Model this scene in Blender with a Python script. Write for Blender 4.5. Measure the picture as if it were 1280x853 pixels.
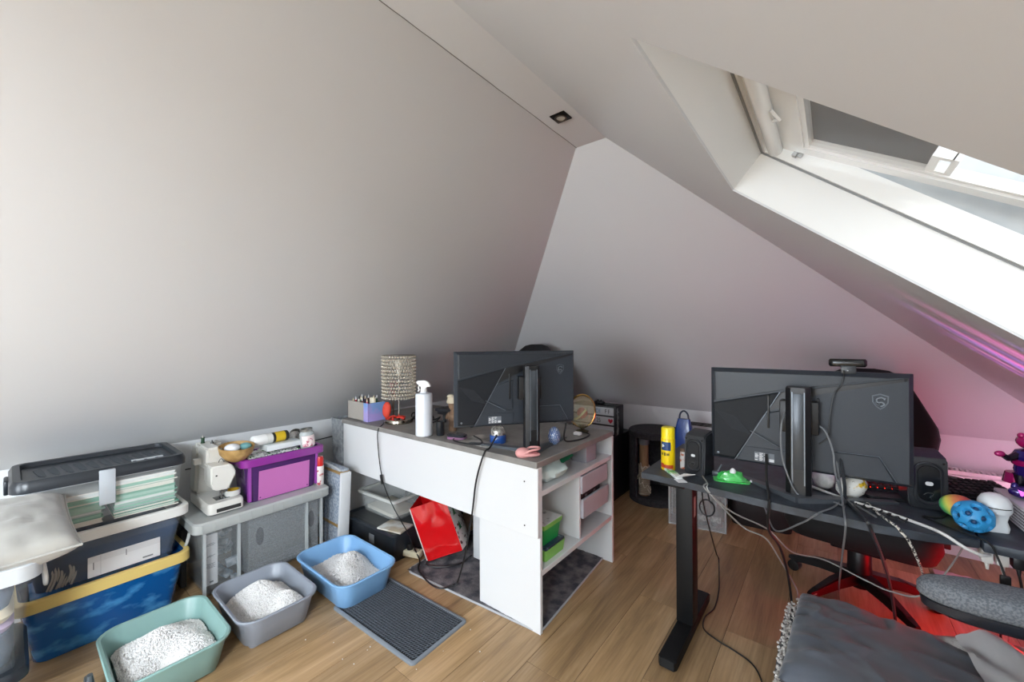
import bpy, bmesh, math, random
from mathutils import Vector, Matrix, noise
from math import sin, cos, pi, radians as rad

# ---------------------------------------------------------------- camera, world, light, exposure
scene = bpy.context.scene
for o in list(bpy.data.objects):
    bpy.data.objects.remove(o)
C = scene.collection

cam_d = bpy.data.cameras.new('camera')
cam_d.sensor_fit = 'HORIZONTAL'; cam_d.sensor_width = 36.0
cam_d.lens = 502.0 / 1280.0 * 36.0
cam_d.clip_start = 0.02
cam = bpy.data.objects.new('camera', cam_d); C.objects.link(cam)
cam.matrix_world = (Matrix.Translation((0, 0, 1.2521)) @ Matrix.Rotation(0.673, 4, 'Z')
                    @ Matrix.Rotation(pi / 2 + 0.0001, 4, 'X') @ Matrix.Rotation(-0.0044, 4, 'Z'))
scene.camera = cam

vs = scene.view_settings
vs.view_transform = 'Standard'; vs.look = 'None'; vs.gamma = 1.0; vs.use_curve_mapping = False
vs.exposure = 0.42

world = bpy.data.worlds.new('world'); scene.world = world; world.use_nodes = True
wn = world.node_tree.nodes['Background']
wn.inputs[0].default_value = (0.90, 0.96, 1.0, 1); wn.inputs[1].default_value = 2.2


def area_light(name, loc, direction, sx, sy, power, color=(1, 1, 1), portal=False):
    l = bpy.data.lights.new(name, 'AREA'); l.shape = 'RECTANGLE'; l.size = sx; l.size_y = sy
    l.energy = power; l.color = color
    if portal: l.cycles.is_portal = True
    o = bpy.data.objects.new(name, l); C.objects.link(o)
    o.location = loc; o.rotation_euler = Vector(direction).to_track_quat('-Z', 'Y').to_euler()
    return o


# room dimensions (metres); camera stands at x=0, y=0
XW, YB, ZK = -2.8575, 3.4125, 0.693          # left knee wall, back knee wall, knee height
XL, XR, ZC, YE = -1.0129, -0.8485, 2.23, 1.7972   # flat ceiling strip
SR = -0.8162
XRW = XR + (ZC - ZK) / -SR                   # right knee wall
YR = -2.6                                    # wall behind the camera
SN = Vector((-SR, 0, 1)).normalized()        # right slope, outward normal
SD = Vector((1, 0, SR)).normalized()         # right slope, downhill
WX0, WX1 = -0.255, 0.53                      # skylight, uphill / downhill edge
WIN = [(0.632, 1.49), (-1.75, -0.89)]        # skylight along the slope; second one unseen, added for fill

def slope_pt(x, y, d=0.0):
    return Vector((x, y, ZC + SR * (x - XR))) + SN * d

# fill light through an added skylight and gable window, both unseen behind the camera
area_light('fill_skylight', slope_pt((WX0 + WX1) / 2, -1.32, 0.30), -SN, 0.80, 0.78, 152, (0.83, 0.92, 1.0))
area_light('fill_gable', (-1.0, YR - 0.10, 1.25), (0, 1, 0), 1.3, 1.2, 90, (0.83, 0.92, 1.0))
area_light('sky_portal', slope_pt((WX0 + WX1) / 2, 1.06, 0.42), -SN, 1.3, 1.1, 1, portal=True)

# ---------------------------------------------------------------- helpers
random.seed(7)
def lin(h):
    h = h.lstrip('#'); r = []
    for i in (0, 2, 4):
        c = int(h[i:i + 2], 16) / 255
        r.append(c / 12.92 if c <= 0.04045 else ((c + 0.055) / 1.055) ** 2.4)
    return (*r, 1)

MATS = {}
def mat(name, color, rough=0.5, metal=0.0, spec=0.5, alpha=1.0, trans=0.0, emis=None, es=0.0,
        bump=0.0, bscale=80, color2=None, cscale=6, cdetail=3, cstretch=(1, 1, 1), coat=0.0, sheen=0.0, mixlo=0.4, mixhi=0.6):
    if name in MATS: return MATS[name]
    m = bpy.data.materials.new(name); m.use_nodes = True
    nt = m.node_tree; b = nt.nodes['Principled BSDF']
    b.inputs['Base Color'].default_value = lin(color)
    b.inputs['Roughness'].default_value = rough; b.inputs['Metallic'].default_value = metal
    b.inputs['Specular IOR Level'].default_value = spec
    b.inputs['Alpha'].default_value = alpha; b.inputs['Transmission Weight'].default_value = trans
    b.inputs['Coat Weight'].default_value = coat; b.inputs['Sheen Weight'].default_value = sheen
    if emis:
        b.inputs['Emission Color'].default_value = lin(emis); b.inputs['Emission Strength'].default_value = es
    if color2 or bump:
        tc = nt.nodes.new('ShaderNodeTexCoord'); mp = nt.nodes.new('ShaderNodeMapping')
        mp.inputs['Scale'].default_value = cstretch
        nt.links.new(tc.outputs['Object'], mp.inputs[0])
    if color2:
        n = nt.nodes.new('ShaderNodeTexNoise'); n.inputs['Scale'].default_value = cscale; n.inputs['Detail'].default_value = cdetail
        nt.links.new(mp.outputs[0], n.inputs[0])
        r = nt.nodes.new('ShaderNodeValToRGB')
        r.color_ramp.elements[0].position = mixlo; r.color_ramp.elements[0].color = lin(color)
        r.color_ramp.elements[1].position = mixhi; r.color_ramp.elements[1].color = lin(color2)
        nt.links.new(n.outputs[0], r.inputs[0]); nt.links.new(r.outputs[0], b.inputs['Base Color'])
    if bump:
        n2 = nt.nodes.new('ShaderNodeTexNoise'); n2.inputs['Scale'].default_value = bscale; n2.inputs['Detail'].default_value = 3
        nt.links.new(mp.outputs[0], n2.inputs[0])
        bp = nt.nodes.new('ShaderNodeBump'); bp.inputs['Strength'].default_value = bump; bp.inputs['Distance'].default_value = 0.004
        nt.links.new(n2.outputs[0], bp.inputs['Height']); nt.links.new(bp.outputs[0], b.inputs['Normal'])
    MATS[name] = m
    return m


class G:
    """collects shapes in one bmesh"""
    def __init__(s): s.bm = bmesh.new()
    def box(s, x0, x1, y0, y1, z0, z1, bev=0.0, seg=2):
        m = Matrix.Translation(((x0 + x1) / 2, (y0 + y1) / 2, (z0 + z1) / 2)) @ Matrix.Diagonal((abs(x1 - x0), abs(y1 - y0), abs(z1 - z0), 1))
        r = bmesh.ops.create_cube(s.bm, size=1, matrix=m)
        if bev:
            ed = list({e for v in r['verts'] for e in v.link_edges})
            bmesh.ops.bevel(s.bm, geom=ed, offset=bev, segments=seg, affect='EDGES', profile=0.5)
        return s
    def obox(s, M, hx, hy, hz, bev=0.0):
        r = bmesh.ops.create_cube(s.bm, size=1, matrix=M @ Matrix.Diagonal((hx * 2, hy * 2, hz * 2, 1)))
        if bev:
            ed = list({e for v in r['verts'] for e in v.link_edges})
            bmesh.ops.bevel(s.bm, geom=ed, offset=bev, segments=2, affect='EDGES', profile=0.5)
        return s
    def loops(s, loops, cap0=True, cap1=True, closed=True):
        rows = [[s.bm.verts.new(p) for p in L] for L in loops]
        n = len(rows[0]); rng = range(n) if closed else range(n - 1)
        for a, b in zip(rows, rows[1:]):
            for i in rng:
                j = (i + 1) % n
                try: s.bm.faces.new((a[i], a[j], b[j], b[i]))
                except ValueError: pass
        if cap0: s.bm.faces.new(rows[0][::-1])
        if cap1: s.bm.faces.new(rows[-1])
        return s
    def cyl(s, p0, p1, r0, r1=None, n=16, cap=True):
        r1 = r0 if r1 is None else r1
        return s.tube([p0, p1], [r0, r1], n, cap)
    def tube(s, pts, r, n=8, cap=True):
        pts = [Vector(p) for p in pts]; k = len(pts)
        rs = r if isinstance(r, (list, tuple)) else [r] * k
        up = None; L = []
        for i in range(k):
            t = (pts[min(i + 1, k - 1)] - pts[max(i - 1, 0)])
            if t.length < 1e-9: t = Vector((0, 0, 1))
            t.normalize()
            if up is None:
                up = Vector((0, 0, 1)) if abs(t.z) < 0.9 else Vector((1, 0, 0))
            a = t.cross(up).normalized(); up = a.cross(t).normalized()
            L.append([pts[i] + (a * cos(2 * pi * j / n) + up * sin(2 * pi * j / n)) * rs[i] for j in range(n)])
        return s.loops(L, cap, cap)
    def lathe(s, prof, c=(0, 0, 0), n=24, cap=True, axis='z'):
        L = []
        for r, z in prof:
            row = []
            for j in range(n):
                a = 2 * pi * j / n; x, y = r * cos(a), r * sin(a)
                p = {'z': (x, y, z), 'y': (x, z, -y), 'x': (z, x, y)}[axis]
                row.append((c[0] + p[0], c[1] + p[1], c[2] + p[2]))
            L.append(row)
        return s.loops(L, cap, cap)
    def sph(s, c, r, nu=16, nv=10, M=None):
        if not isinstance(r, (tuple, list)): r = (r, r, r)
        T = Matrix.Translation(c) @ (M or Matrix.Identity(4)) @ Matrix.Diagonal((*r, 1))
        bmesh.ops.create_uvsphere(s.bm, u_segments=nu, v_segments=nv, radius=1, matrix=T); return s
    def ico(s, c, r, sub=1):
        bmesh.ops.create_icosphere(s.bm, subdivisions=sub, radius=r, matrix=Matrix.Translation(c)); return s
    def prism(s, poly, a, b, axis='y', bev=0):
        """2-D polygon extruded from a to b along an axis"""
        f = {'y': lambda u, v, w: (u, w, v), 'x': lambda u, v, w: (w, u, v), 'z': lambda u, v, w: (u, v, w)}[axis]
        s.loops([[f(u, v, a) for u, v in poly], [f(u, v, b) for u, v in poly]])
        return s
    def grid(s, fn, nu, nv, closed=False):
        rows = [[s.bm.verts.new(fn(i / nu, j / nv)) for i in range(nu + 1)] for j in range(nv + 1)]
        for a, b in zip(rows, rows[1:]):
            for i in range(nu): s.bm.faces.new((a[i], a[i + 1], b[i + 1], b[i]))
        return s
    def rr(s, stack, cap0=True, cap1=True, n=5, c=(0, 0)):
        """loft of rounded rectangles: (half x, half y, corner radius, z)"""
        return s.loops([rrect(hx, hy, r, z, n, c) for hx, hy, r, z in stack], cap0, cap1)
    def xf(s, M):
        bmesh.ops.transform(s.bm, matrix=M, verts=s.bm.verts[:]); return s

def rrect(hx, hy, r, z, n=5, c=(0, 0)):
    r = max(1e-4, min(r, hx - 1e-4, hy - 1e-4)); P = []
    for k, (sx, sy) in enumerate(((1, 1), (-1, 1), (-1, -1), (1, -1))):
        for i in range(n + 1):
            a = pi / 2 * (k + i / n)
            P.append((c[0] + sx * (hx - r) + r * cos(a), c[1] + sy * (hy - r) + r * sin(a), z))
    return P

SPLIT = {'wall_rib', 'tape', 'shade_frame', 'lid_rib', 'arm', 'hand', 'leg', 'eye', 'card_pin', 'screw_cap', 'letter_panel', 'upright', 'dimple_core',
         'relief_pattern', 'levelling_pad', 'inlay_edge', 'wall_bracket', 'socket', 'panel', 'stick', 'port', 'flashing', 'stem', 'letters', 'letters_blue',
         'numbers', 'numbers_red', 'label_black', 'screw', 'red_band'}
def islands(bm):
    left = set(bm.faces); out = []
    while left:
        f = left.pop(); grp = [f]; st = [f]
        while st:
            q = st.pop()
            for e in q.edges:
                for w in e.link_faces:
                    if w in left: left.discard(w); grp.append(w); st.append(w)
        out.append(grp)
    return out

def obj(name, g, m, parent=None, smooth=True, angle=40, kind=None, label=None):
    if name in SPLIT:
        if not isinstance(g, G):
            w = G(); w.bm.from_mesh(g); g = w
        isl = islands(g.bm)
        if 1 < len(isl) <= 60:
            outs = []
            for grp in isl:
                h_ = G(); vm = {}
                for f in grp:
                    for v in f.verts:
                        if v not in vm: vm[v] = h_.bm.verts.new(v.co)
                for f in grp: h_.bm.faces.new([vm[v] for v in f.verts])
                outs.append(obj1(name, h_, m, parent, smooth, angle, kind, label))
            g.bm.free(); return outs[0]
    return obj1(name, g, m, parent, smooth, angle, kind, label)

def obj1(name, g, m, parent=None, smooth=True, angle=40, kind=None, label=None):
    if isinstance(g, G):
        bmesh.ops.recalc_face_normals(g.bm, faces=g.bm.faces[:])
        me = bpy.data.meshes.new(name); g.bm.to_mesh(me); g.bm.free()
        if smooth:
            me.polygons.foreach_set('use_smooth', [True] * len(me.polygons))
            me.set_sharp_from_angle(angle=rad(angle))
    else: me = g
    if m is not None:
        me.materials.clear(); me.materials.append(m)
    o = bpy.data.objects.new(name, me); C.objects.link(o)
    if parent: o.parent = parent
    if kind: o['kind'] = kind
    if label: o['label'] = label
    return o

def tag(o, label, cat, group=None, kind=None):
    o['label'] = label; o['category'] = cat
    if group: o['group'] = group
    if kind: o['kind'] = kind
    return o

def thing(name, label, cat, loc=(0, 0, 0), rotz=0.0, group=None, rot=None):
    o = bpy.data.objects.new(name, None); C.objects.link(o); o.empty_display_size = 0.05
    o.location = loc; o.rotation_euler = rot if rot else (0, 0, rotz)
    return tag(o, label, cat, group)

def struct(name, g, m, parent=None, smooth=False):
    o = obj(name, g, m, parent, smooth)
    if parent is None: o['kind'] = 'structure'
    return o

def kids(o): return [x for x in bpy.data.objects if x.parent == o]
def copy_tree(o, parent=None):
    c = o.copy(); C.objects.link(c)
    if parent: c.parent = parent
    for ch in kids(o): copy_tree(ch, c)
    return c

def text_mesh(txt, size, depth=0.0006, align='CENTER'):
    cu = bpy.data.curves.new('txt', 'FONT'); cu.body = txt; cu.size = size; cu.extrude = depth; cu.align_x = align; cu.align_y = 'CENTER'
    cu.resolution_u = 3
    t = bpy.data.objects.new('txt', cu); C.objects.link(t)
    bpy.context.view_layer.update()
    me = bpy.data.meshes.new_from_object(t.evaluated_get(bpy.context.evaluated_depsgraph_get()))
    bpy.data.objects.remove(t); bpy.data.curves.remove(cu)
    return me

def text(name, txt, size, m, parent, loc, rot=(pi / 2, 0, 0), depth=0.0006, align='CENTER', sx=1):
    me = text_mesh(txt, size, depth, align)
    me.transform(Matrix.Translation(loc) @ (Matrix.Rotation(rot[2], 4, 'Z') @ Matrix.Rotation(rot[1], 4, 'Y') @ Matrix.Rotation(rot[0], 4, 'X')) @ Matrix.Diagonal((sx, 1, 1, 1)))
    return obj(name, me, m, parent)

def smooth_path(pts, n=8):
    P = [Vector(p) for p in pts]; P = [P[0] * 2 - P[1]] + P + [P[-1] * 2 - P[-2]]; out = []
    for i in range(1, len(P) - 2):
        for k in range(n):
            t = k / n; a, b, c, d = P[i - 1], P[i], P[i + 1], P[i + 2]
            out.append(0.5 * ((2 * b) + (c - a) * t + (2 * a - 5 * b + 4 * c - d) * t * t + (3 * b - a - 3 * c + d) * t ** 3))
    out.append(P[-2]); return out

def cable(name, label, pts, r, m, n=6, k=7):
    return tag(obj(name, G().tube(smooth_path(pts, k), r, n), m), label, 'cable')
# ---------------------------------------------------------------- materials of the shell
M_wall = mat('wall_paint', 'cfd0d1', 0.34, spec=0.4, bump=0.03, bscale=14)
M_knee = mat('knee_paint', 'd9dadb', 0.45, bump=0.03, bscale=20)
M_white = mat('white_lacquer', 'e9e9e7', 0.3)
M_reveal = mat('reveal_paint', 'e8e8e6', 0.5)

def wood_floor():
    m = bpy.data.materials.new('oak_floor'); m.use_nodes = True; nt = m.node_tree; N = nt.nodes; L = nt.links
    b = N['Principled BSDF']; b.inputs['Roughness'].default_value = 0.36
    oi = N.new('ShaderNodeObjectInfo'); tc = N.new('ShaderNodeTexCoord')
    add = N.new('ShaderNodeVectorMath'); add.operation = 'MULTIPLY_ADD'
    cmb = N.new('ShaderNodeCombineXYZ')
    mul = N.new('ShaderNodeMath'); mul.operation = 'MULTIPLY'; mul.inputs[1].default_value = 37.0
    L.new(oi.outputs['Random'], mul.inputs[0])
    for i in range(3): L.new(mul.outputs[0], cmb.inputs[i])
    add.inputs[1].default_value = (14, 1.3, 14); L.new(tc.outputs['Object'], add.inputs[0]); L.new(cmb.outputs[0], add.inputs[2])
    n1 = N.new('ShaderNodeTexNoise'); n1.inputs['Scale'].default_value = 1.0; n1.inputs['Detail'].default_value = 6; n1.inputs['Roughness'].default_value = 0.65
    n1.inputs['Distortion'].default_value = 0.6
    L.new(add.outputs[0], n1.inputs[0])
    add2 = N.new('ShaderNodeVectorMath'); add2.operation = 'MULTIPLY_ADD'; add2.inputs[1].default_value = (120, 4, 120)
    L.new(tc.outputs['Object'], add2.inputs[0]); L.new(cmb.outputs[0], add2.inputs[2])
    n2 = N.new('ShaderNodeTexNoise'); n2.inputs['Scale'].default_value = 1.0; n2.inputs['Detail'].default_value = 2
    L.new(add2.outputs[0], n2.inputs[0])
    r = N.new('ShaderNodeValToRGB'); e = r.color_ramp.elements
    e[0].position = 0.22; e[0].color = lin('725941'); e[1].position = 0.72; e[1].color = lin('c0a17c')
    x = e.new(0.48); x.color = lin('a68760')
    L.new(n1.outputs[0], r.inputs[0])
    mx = N.new('ShaderNodeMix'); mx.data_type = 'RGBA'; mx.blend_type = 'MULTIPLY'; mx.inputs[0].default_value = 0.35
    r2 = N.new('ShaderNodeValToRGB'); r2.color_ramp.elements[0].position = 0.3; r2.color_ramp.elements[0].color = (0.45, 0.40, 0.36, 1)
    r2.color_ramp.elements[1].position = 0.6; r2.color_ramp.elements[1].color = (1, 1, 1, 1)
    L.new(n2.outputs[0], r2.inputs[0]); L.new(r.outputs[0], mx.inputs[6]); L.new(r2.outputs[0], mx.inputs[7])
    hsv = N.new('ShaderNodeHueSaturation')
    mr = N.new('ShaderNodeMapRange'); mr.inputs[3].default_value = 0.86; mr.inputs[4].default_value = 1.1
    L.new(oi.outputs['Random'], mr.inputs[0]); L.new(mr.outputs[0], hsv.inputs['Value']); L.new(mx.outputs[2], hsv.inputs['Color'])
    L.new(hsv.outputs[0], b.inputs['Base Color'])
    bp = N.new('ShaderNodeBump'); bp.inputs['Strength'].default_value = 0.12; bp.inputs['Distance'].default_value = 0.001
    L.new(n2.outputs[0], bp.inputs['Height']); L.new(bp.outputs[0], b.inputs['Normal'])
    return m
M_floor = wood_floor()
M_sub = mat('floor_joint', '4a3826', 0.8)

# ---------------------------------------------------------------- floor of single oak planks
floor = struct('floor', G().box(XW - .05, XRW + .05, YR - .05, YB + .05, -0.08, -0.0012), M_sub)
PW, PL = 0.192, 1.285
pm = None; rnd = random.Random(3)
ncol = int((XRW - XW) / PW) + 1
for i in range(ncol):
    y = YR - rnd.random() * PL
    while y < YB:
        a, b = max(y, YR), min(y + PL, YB)
        x0 = XW + i * PW; x1 = min(x0 + PW, XRW)
        if b - a > 0.03 and x1 - x0 > 0.03:
            full = abs(b - a - PL) < 1e-6 and abs(x1 - x0 - PW) < 1e-6
            if full and pm: o = bpy.data.objects.new('plank', pm); C.objects.link(o); o.parent = floor
            else:
                o = obj('plank', G().box(-(x1 - x0) / 2 + .0008, (x1 - x0) / 2 - .0008, -(b - a) / 2 + .0008, (b - a) / 2 - .0008, -0.008, 0, 0.0007, 1), M_floor, floor, smooth=False)
                if full: pm = o.data
            o.location = ((x0 + x1) / 2, (a + b) / 2, 0)
        y += PL

# ---------------------------------------------------------------- walls and slopes
def slab(pts, nrm, t=0.006):
    n = Vector(nrm).normalized() * t
    return G().loops([[Vector(p) for p in pts], [Vector(p) + n for p in pts]])

struct('wall_left', G().box(XW - .06, XW, YR, YB, -0.05, ZK), M_knee)
struct('wall_back', G().box(XW, XRW, YB, YB + .06, -0.05, ZK), M_knee)
struct('wall_right', G().box(XRW, XRW + .06, YR, YB, -0.05, ZK), M_knee)
kl = (ZC - ZK) / (XL - XW); kb = (ZC - ZK) / (YB - YE)
struct('wall_left_slope', slab([(XW, YR, ZK), (XW, YB, ZK), (XL, YE, ZC), (XL, YR, ZC)], (-kl, 0, 1)), M_wall)
struct('wall_back_slope', slab([(XW, YB, ZK), (XRW, YB, ZK), (XR, YE, ZC), (XL, YE, ZC)], (0, kb, 1)), M_wall)
ceil_o = struct('ceiling', G().box(XL, XR, YR, YE, ZC, ZC + .03), mat('ceiling_paint', 'd4d5d6', 0.6, bump=0.02, bscale=20))
# hairline crack along the joint of strip and slope
crk = []
for i in range(30):
    crk.append((XL + 0.004 + 0.0025 * noise.noise((i * 1.7, 0, 0)), 0.2 + i * (YE - 0.2) / 29, ZC - 0.0004))
obj('crack', G().tube(crk, 0.0016, 4), mat('crack_dark', '6d6a66', 0.9), ceil_o)

# right slope with two skylight openings (bands of slab around the holes)
def hipY(x): return YE + (x - XR) / (XRW - XR) * (YB - YE)
gs = G()
def rs_piece(x0, x1, y0, y1=None):
    ya, yb = (hipY(x0), hipY(x1)) if y1 is None else (y1, y1)
    P = [slope_pt(x0, y0), slope_pt(x1, y0), slope_pt(x1, yb), slope_pt(x0, ya)]
    gs.loops([P, [p + SN * .006 for p in P]])
rs_piece(XR, WX0, YR); rs_piece(WX1, XRW, YR)
rs_piece(WX0, WX1, YR, WIN[1][0]); rs_piece(WX0, WX1, WIN[1][1], WIN[0][0]); rs_piece(WX0, WX1, WIN[0][1])
struct('wall_right_slope', gs, M_wall)
# gable wall behind the camera with an opening for the added window
gx0, gx1, gz0, gz1 = -1.7, -0.3, 0.6, 1.85
gg = G()
def gq(P): gg.loops([[(x, YR, z) for x, z in P], [(x, YR - .06, z) for x, z in P]])
gq([(XW, -.05), (gx0, -.05), (gx0, ZK + kl * (gx0 - XW)), (XW, ZK)])
gq([(gx0, -.05), (gx1, -.05), (gx1, gz0), (gx0, gz0)])
gq([(gx0, min(gz1, ZK + kl * (gx0 - XW))), (gx1, gz1), (gx1, ZC + SR * (gx1 - XR)), (XR, ZC), (XL, ZC), (gx0, ZK + kl * (gx0 - XW))] if ZK + kl * (gx0 - XW) > gz1 else
   [(gx0, ZK + kl * (gx0 - XW)), (XL, gz1), (gx1, 1.779), (XR, ZC), (XL, ZC)])
gq([(gx1, -.05), (XRW, -.05), (XRW, ZK), (gx1, ZC + SR * (gx1 - XR))])
struct('wall_rear', gg, M_wall)

# ---------------------------------------------------------------- skylights
M_rubber = mat('seal_grey', '8b8d8e', 0.7)
M_frame = mat('window_white', 'efefed', 0.22, coat=0.3)
M_blind = mat('blind_dark', '4d5056', 0.8)
M_zinc = mat('zinc', '9ea3a8', 0.42, metal=0.35, color2='b9bcbd', cscale=5, bump=0.05)
M_glass = mat('window_glass', 'ffffff', 0.02, alpha=0.10)
def wp(s, y, d): return slope_pt(WX0, y, 0) + SD * s + SN * d
def wbox(g, s0, s1, y0, y1, d0, d1):
    g.loops([[wp(s0, y0, d0), wp(s1, y0, d0), wp(s1, y1, d0), wp(s0, y1, d0)], [wp(s0, y0, d1), wp(s1, y0, d1), wp(s1, y1, d1), wp(s0, y1, d1)]])
    return g
SLEN = (slope_pt(WX1, 0) - slope_pt(WX0, 0)).length
for k, (y0, y1) in enumerate(WIN):
    rv = G(); D = 0.128
    wbox(rv, -.02, 0, y0 - .02, y1 + .02, 0.0062, D); wbox(rv, SLEN, SLEN + .02, y0 - .02, y1 + .02, 0.0062, D)
    wbox(rv, -.02, SLEN + .02, y0 - .02, y0, 0.0062, D); wbox(rv, -.02, SLEN + .02, y1, y1 + .02, 0.0062, D)
    w = struct('window_%d' % (k + 1), rv, M_reveal)  # second one stands unseen behind the camera, added for fill light
    fr = G(); f = 0.004      # fixed frame proud of the reveal end
    wbox(fr, -.03, 0.012, y0 - .03, y1 + .03, D + f, D + .075); wbox(fr, SLEN - .012, SLEN + .03, y0 - .03, y1 + .03, D + f, D + .075)
    wbox(fr, 0.012, SLEN - .012, y0 - .03, y0 + .012, D + f, D + .06); wbox(fr, 0.012, SLEN - .012, y1 - .012, y1 + .03, D + f, D + .06)
    obj('window_frame', fr, M_frame, w, smooth=False)
    sl = G(); wbox(sl, -.012, 0.004, y0 - .01, y1 + .004, D - .001, D + f + .002); wbox(sl, -.012, SLEN, y1 - .004, y1 + .006, D - .001, D + f + .002)
    obj('seal', sl, M_rubber, w, smooth=False)
    fl = G()                  # metal flashing outside, along the frame
    wbox(fl, -.12, SLEN + .12, y1 - .006, y1 + .035, D + .055, D + .20); wbox(fl, -.12, SLEN + .12, y0 - .035, y0 + .006, D + .055, D + .20)
    wbox(fl, -.12, -.03, y0 - .03, y1 + .03, D + .05, D + .16)
    obj('flashing', fl, M_zinc, w, smooth=False)
    # sash, hinged at the top and pushed outwards
    ang = 0.145 if k == 0 else 0.02
    def sp(s, y, d): return wp(0.055 + s * cos(ang) - d * sin(ang), y, D + .026 + s * sin(ang) + d * cos(ang))
    def sbox(g, s0, s1, ya, yb, d0, d1):
        g.loops([[sp(s0, ya, d0), sp(s1, ya, d0), sp(s1, yb, d0), sp(s0, yb, d0)], [sp(s0, ya, d1), sp(s1, ya, d1), sp(s1, yb, d1), sp(s0, yb, d1)]]); return g
    a0, a1, sl2 = y0 + .03, y1 - .03, SLEN - .09
    sg = G(); sbox(sg, 0, .062, a0, a1, 0, .04); sbox(sg, sl2 - .06, sl2, a0, a1, 0, .04)
    sbox(sg, .062, sl2 - .06, a0, a0 + .045, 0, .035); sbox(sg, .062, sl2 - .06, a1 - .045, a1, 0, .035)
    sash = obj('sash', sg, M_frame, w, smooth=False)
    rl = G(); sbox(rl, .062, .075, a0 + .045, a1 - .045, .004, .03); sbox(rl, .062, sl2 - .06, a1 - .060, a1 - .046, .006, .03)
    obj('glazing_bead', rl, M_frame, sash, smooth=False)
    obj('pane', sbox(G(), .06, sl2 - .05, a0 + .04, a1 - .04, .016, .022), M_glass, sash, smooth=False)
    if k == 0:
        obj('blind', sbox(G(), .06, .335, a0 + .042, a1 - .042, .024, .03), M_blind, sash, smooth=False)
        cl = G(); sbox(cl, .335, .352, a1 - .16, a1 - .055, .010, .03); sbox(cl, .352, .375, a1 - .16, a1 - .145, .010, .03); sbox(cl, .352, .375, a1 - .07, a1 - .055, .010, .03); sbox(cl, .372, .385, a1 - .16, a1 - .05, .010, .03)
        obj('blind_bracket', cl, M_frame, sash, smooth=False)
    # control bar and ventilation flap at the top
    c0 = wp(0.045, y0 + .03, D + .012); c1 = wp(0.045, y1 - .028, D + .012)
    obj('control_bar', G().tube([c0, c0.lerp(c1, .02), c0.lerp(c1, .98), c1], [.012, .019, .019, .012], 18), M_frame, w)
    obj('ventilation_flap', wbox(G(), 0.004, 0.03, y0 + .02, y1 - .02, D + .012, D + .03), M_frame, w, smooth=False)
    hg = G(); wbox(hg, .088, .10, y1 - .032, y1 - .014, D + .020, D + .040); wbox(hg, .092, .112, y1 - .026, y1 - .018, D + .024, D + .05)
    obj('hinge', hg, mat('hinge_metal', 'a8a8a6', 0.3, metal=0.9), w, smooth=False)
    br = G(); br.tube([wp(0.066, (y0 + y1) / 2 + .10, D + .012), wp(0.088, (y0 + y1) / 2 + .13, D + .010), wp(0.066, (y0 + y1) / 2 + .16, D + .012)], .004, 8)
    obj('bar_bracket', br, M_frame, w)

# unseen gable window behind the camera, added for frontal fill
wg = struct('window_3', G().box(gx0, gx1, YR - .09, YR - .05, gz0 - .03, gz0).box(gx0 + .0, gx1, YR - .03, YR + .03, gz0 - .025, gz0), M_frame)
g = G()
for x in (gx0, (gx0 + gx1) / 2 - .025, gx1 - .05): g.box(x, x + .05, YR - .085, YR - .045, gz0, gz1 - .12)
g.box(gx0, gx1, YR - .085, YR - .045, gz0, gz0 + .05).box(gx0, gx1, YR - .085, YR - .045, gz1 - .17, gz1 - .12)
obj('window_frame', g, M_frame, wg, smooth=False)
obj('pane', G().box(gx0 + .03, gx1 - .03, YR - .068, YR - .062, gz0 + .03, gz1 - .15), M_glass, wg, smooth=False)
# recessed spotlight in the ceiling strip
sx, sy = -0.922, 1.505
sp_ = thing('recessed_spotlight', 'square black recessed spotlight in the flat ceiling strip', 'spotlight', (sx, sy, ZC))
h = 0.036
ring = G(); ring.rr([(h, h, .002, -.001), (h, h, .002, -.004), (h - .004, h - .004, .002, -.006), ], True, True, 2)
obj('frame_plate', ring, mat('spot_black', '1c1a18', 0.35, metal=0.4), sp_)
obj('bezel', G().lathe([(.027, -.006), (.027, -.010), (.021, -.010), (.019, -.006)], n=24, cap=False), mat('spot_bronze', '5b5046', 0.3, metal=0.8), sp_)
obj('lens', G().lathe([(.020, -.0065), (.016, -.0085), (.0, -.009)], n=20, cap=False), mat('spot_lens', 'd8d2c6', 0.2, metal=0.3), sp_)

# radiator on the back knee wall
rd = thing('radiator', 'white panel radiator below the back wall behind the desk', 'radiator', (0.62, YB - .06, 0.0))
M_rad = mat('radiator_white', 'e6e4e2', 0.3)
obj('panel', G().box(-.68, .30, -.05, -.035, .12, .50, .006).box(-.68, .30, .02, .035, .12, .50, .006), M_rad, rd)
rbm = G().rr([(.020, .155, .012, 0), (.016, .15, .01, .006)], True, True, 3); rbm.xf(Matrix.Translation((0, -.05, .30)) @ Matrix.Rotation(pi / 2, 4, 'X'))
rib0 = obj('rib', rbm, M_rad, rd); rib0.location = (-.63, 0, 0)
for i in range(1, 18):
    o = rib0.copy(); C.objects.link(o); o.location = (-.63 + i * .0525, 0, 0)
gr = G()
for i in range(49):
    gr.box(-.675 + i * .02, -.663 + i * .02, -.046, .03, .500, .512)
gr.box(-.68, .30, -.05, -.046, .49, .515).box(-.68, .30, .031, .035, .49, .515)
obj('top_grille', gr, M_rad, rd, smooth=False)
obj('pipe', G().cyl((.24, -.0, .12), (.24, -.0, -.0), .008), M_rad, rd)
obj('wall_bracket', G().box(-.5, -.46, .035, .0595, .2, .45).box(.1, .14, .035, .0595, .2, .45), M_rad, rd)
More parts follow.
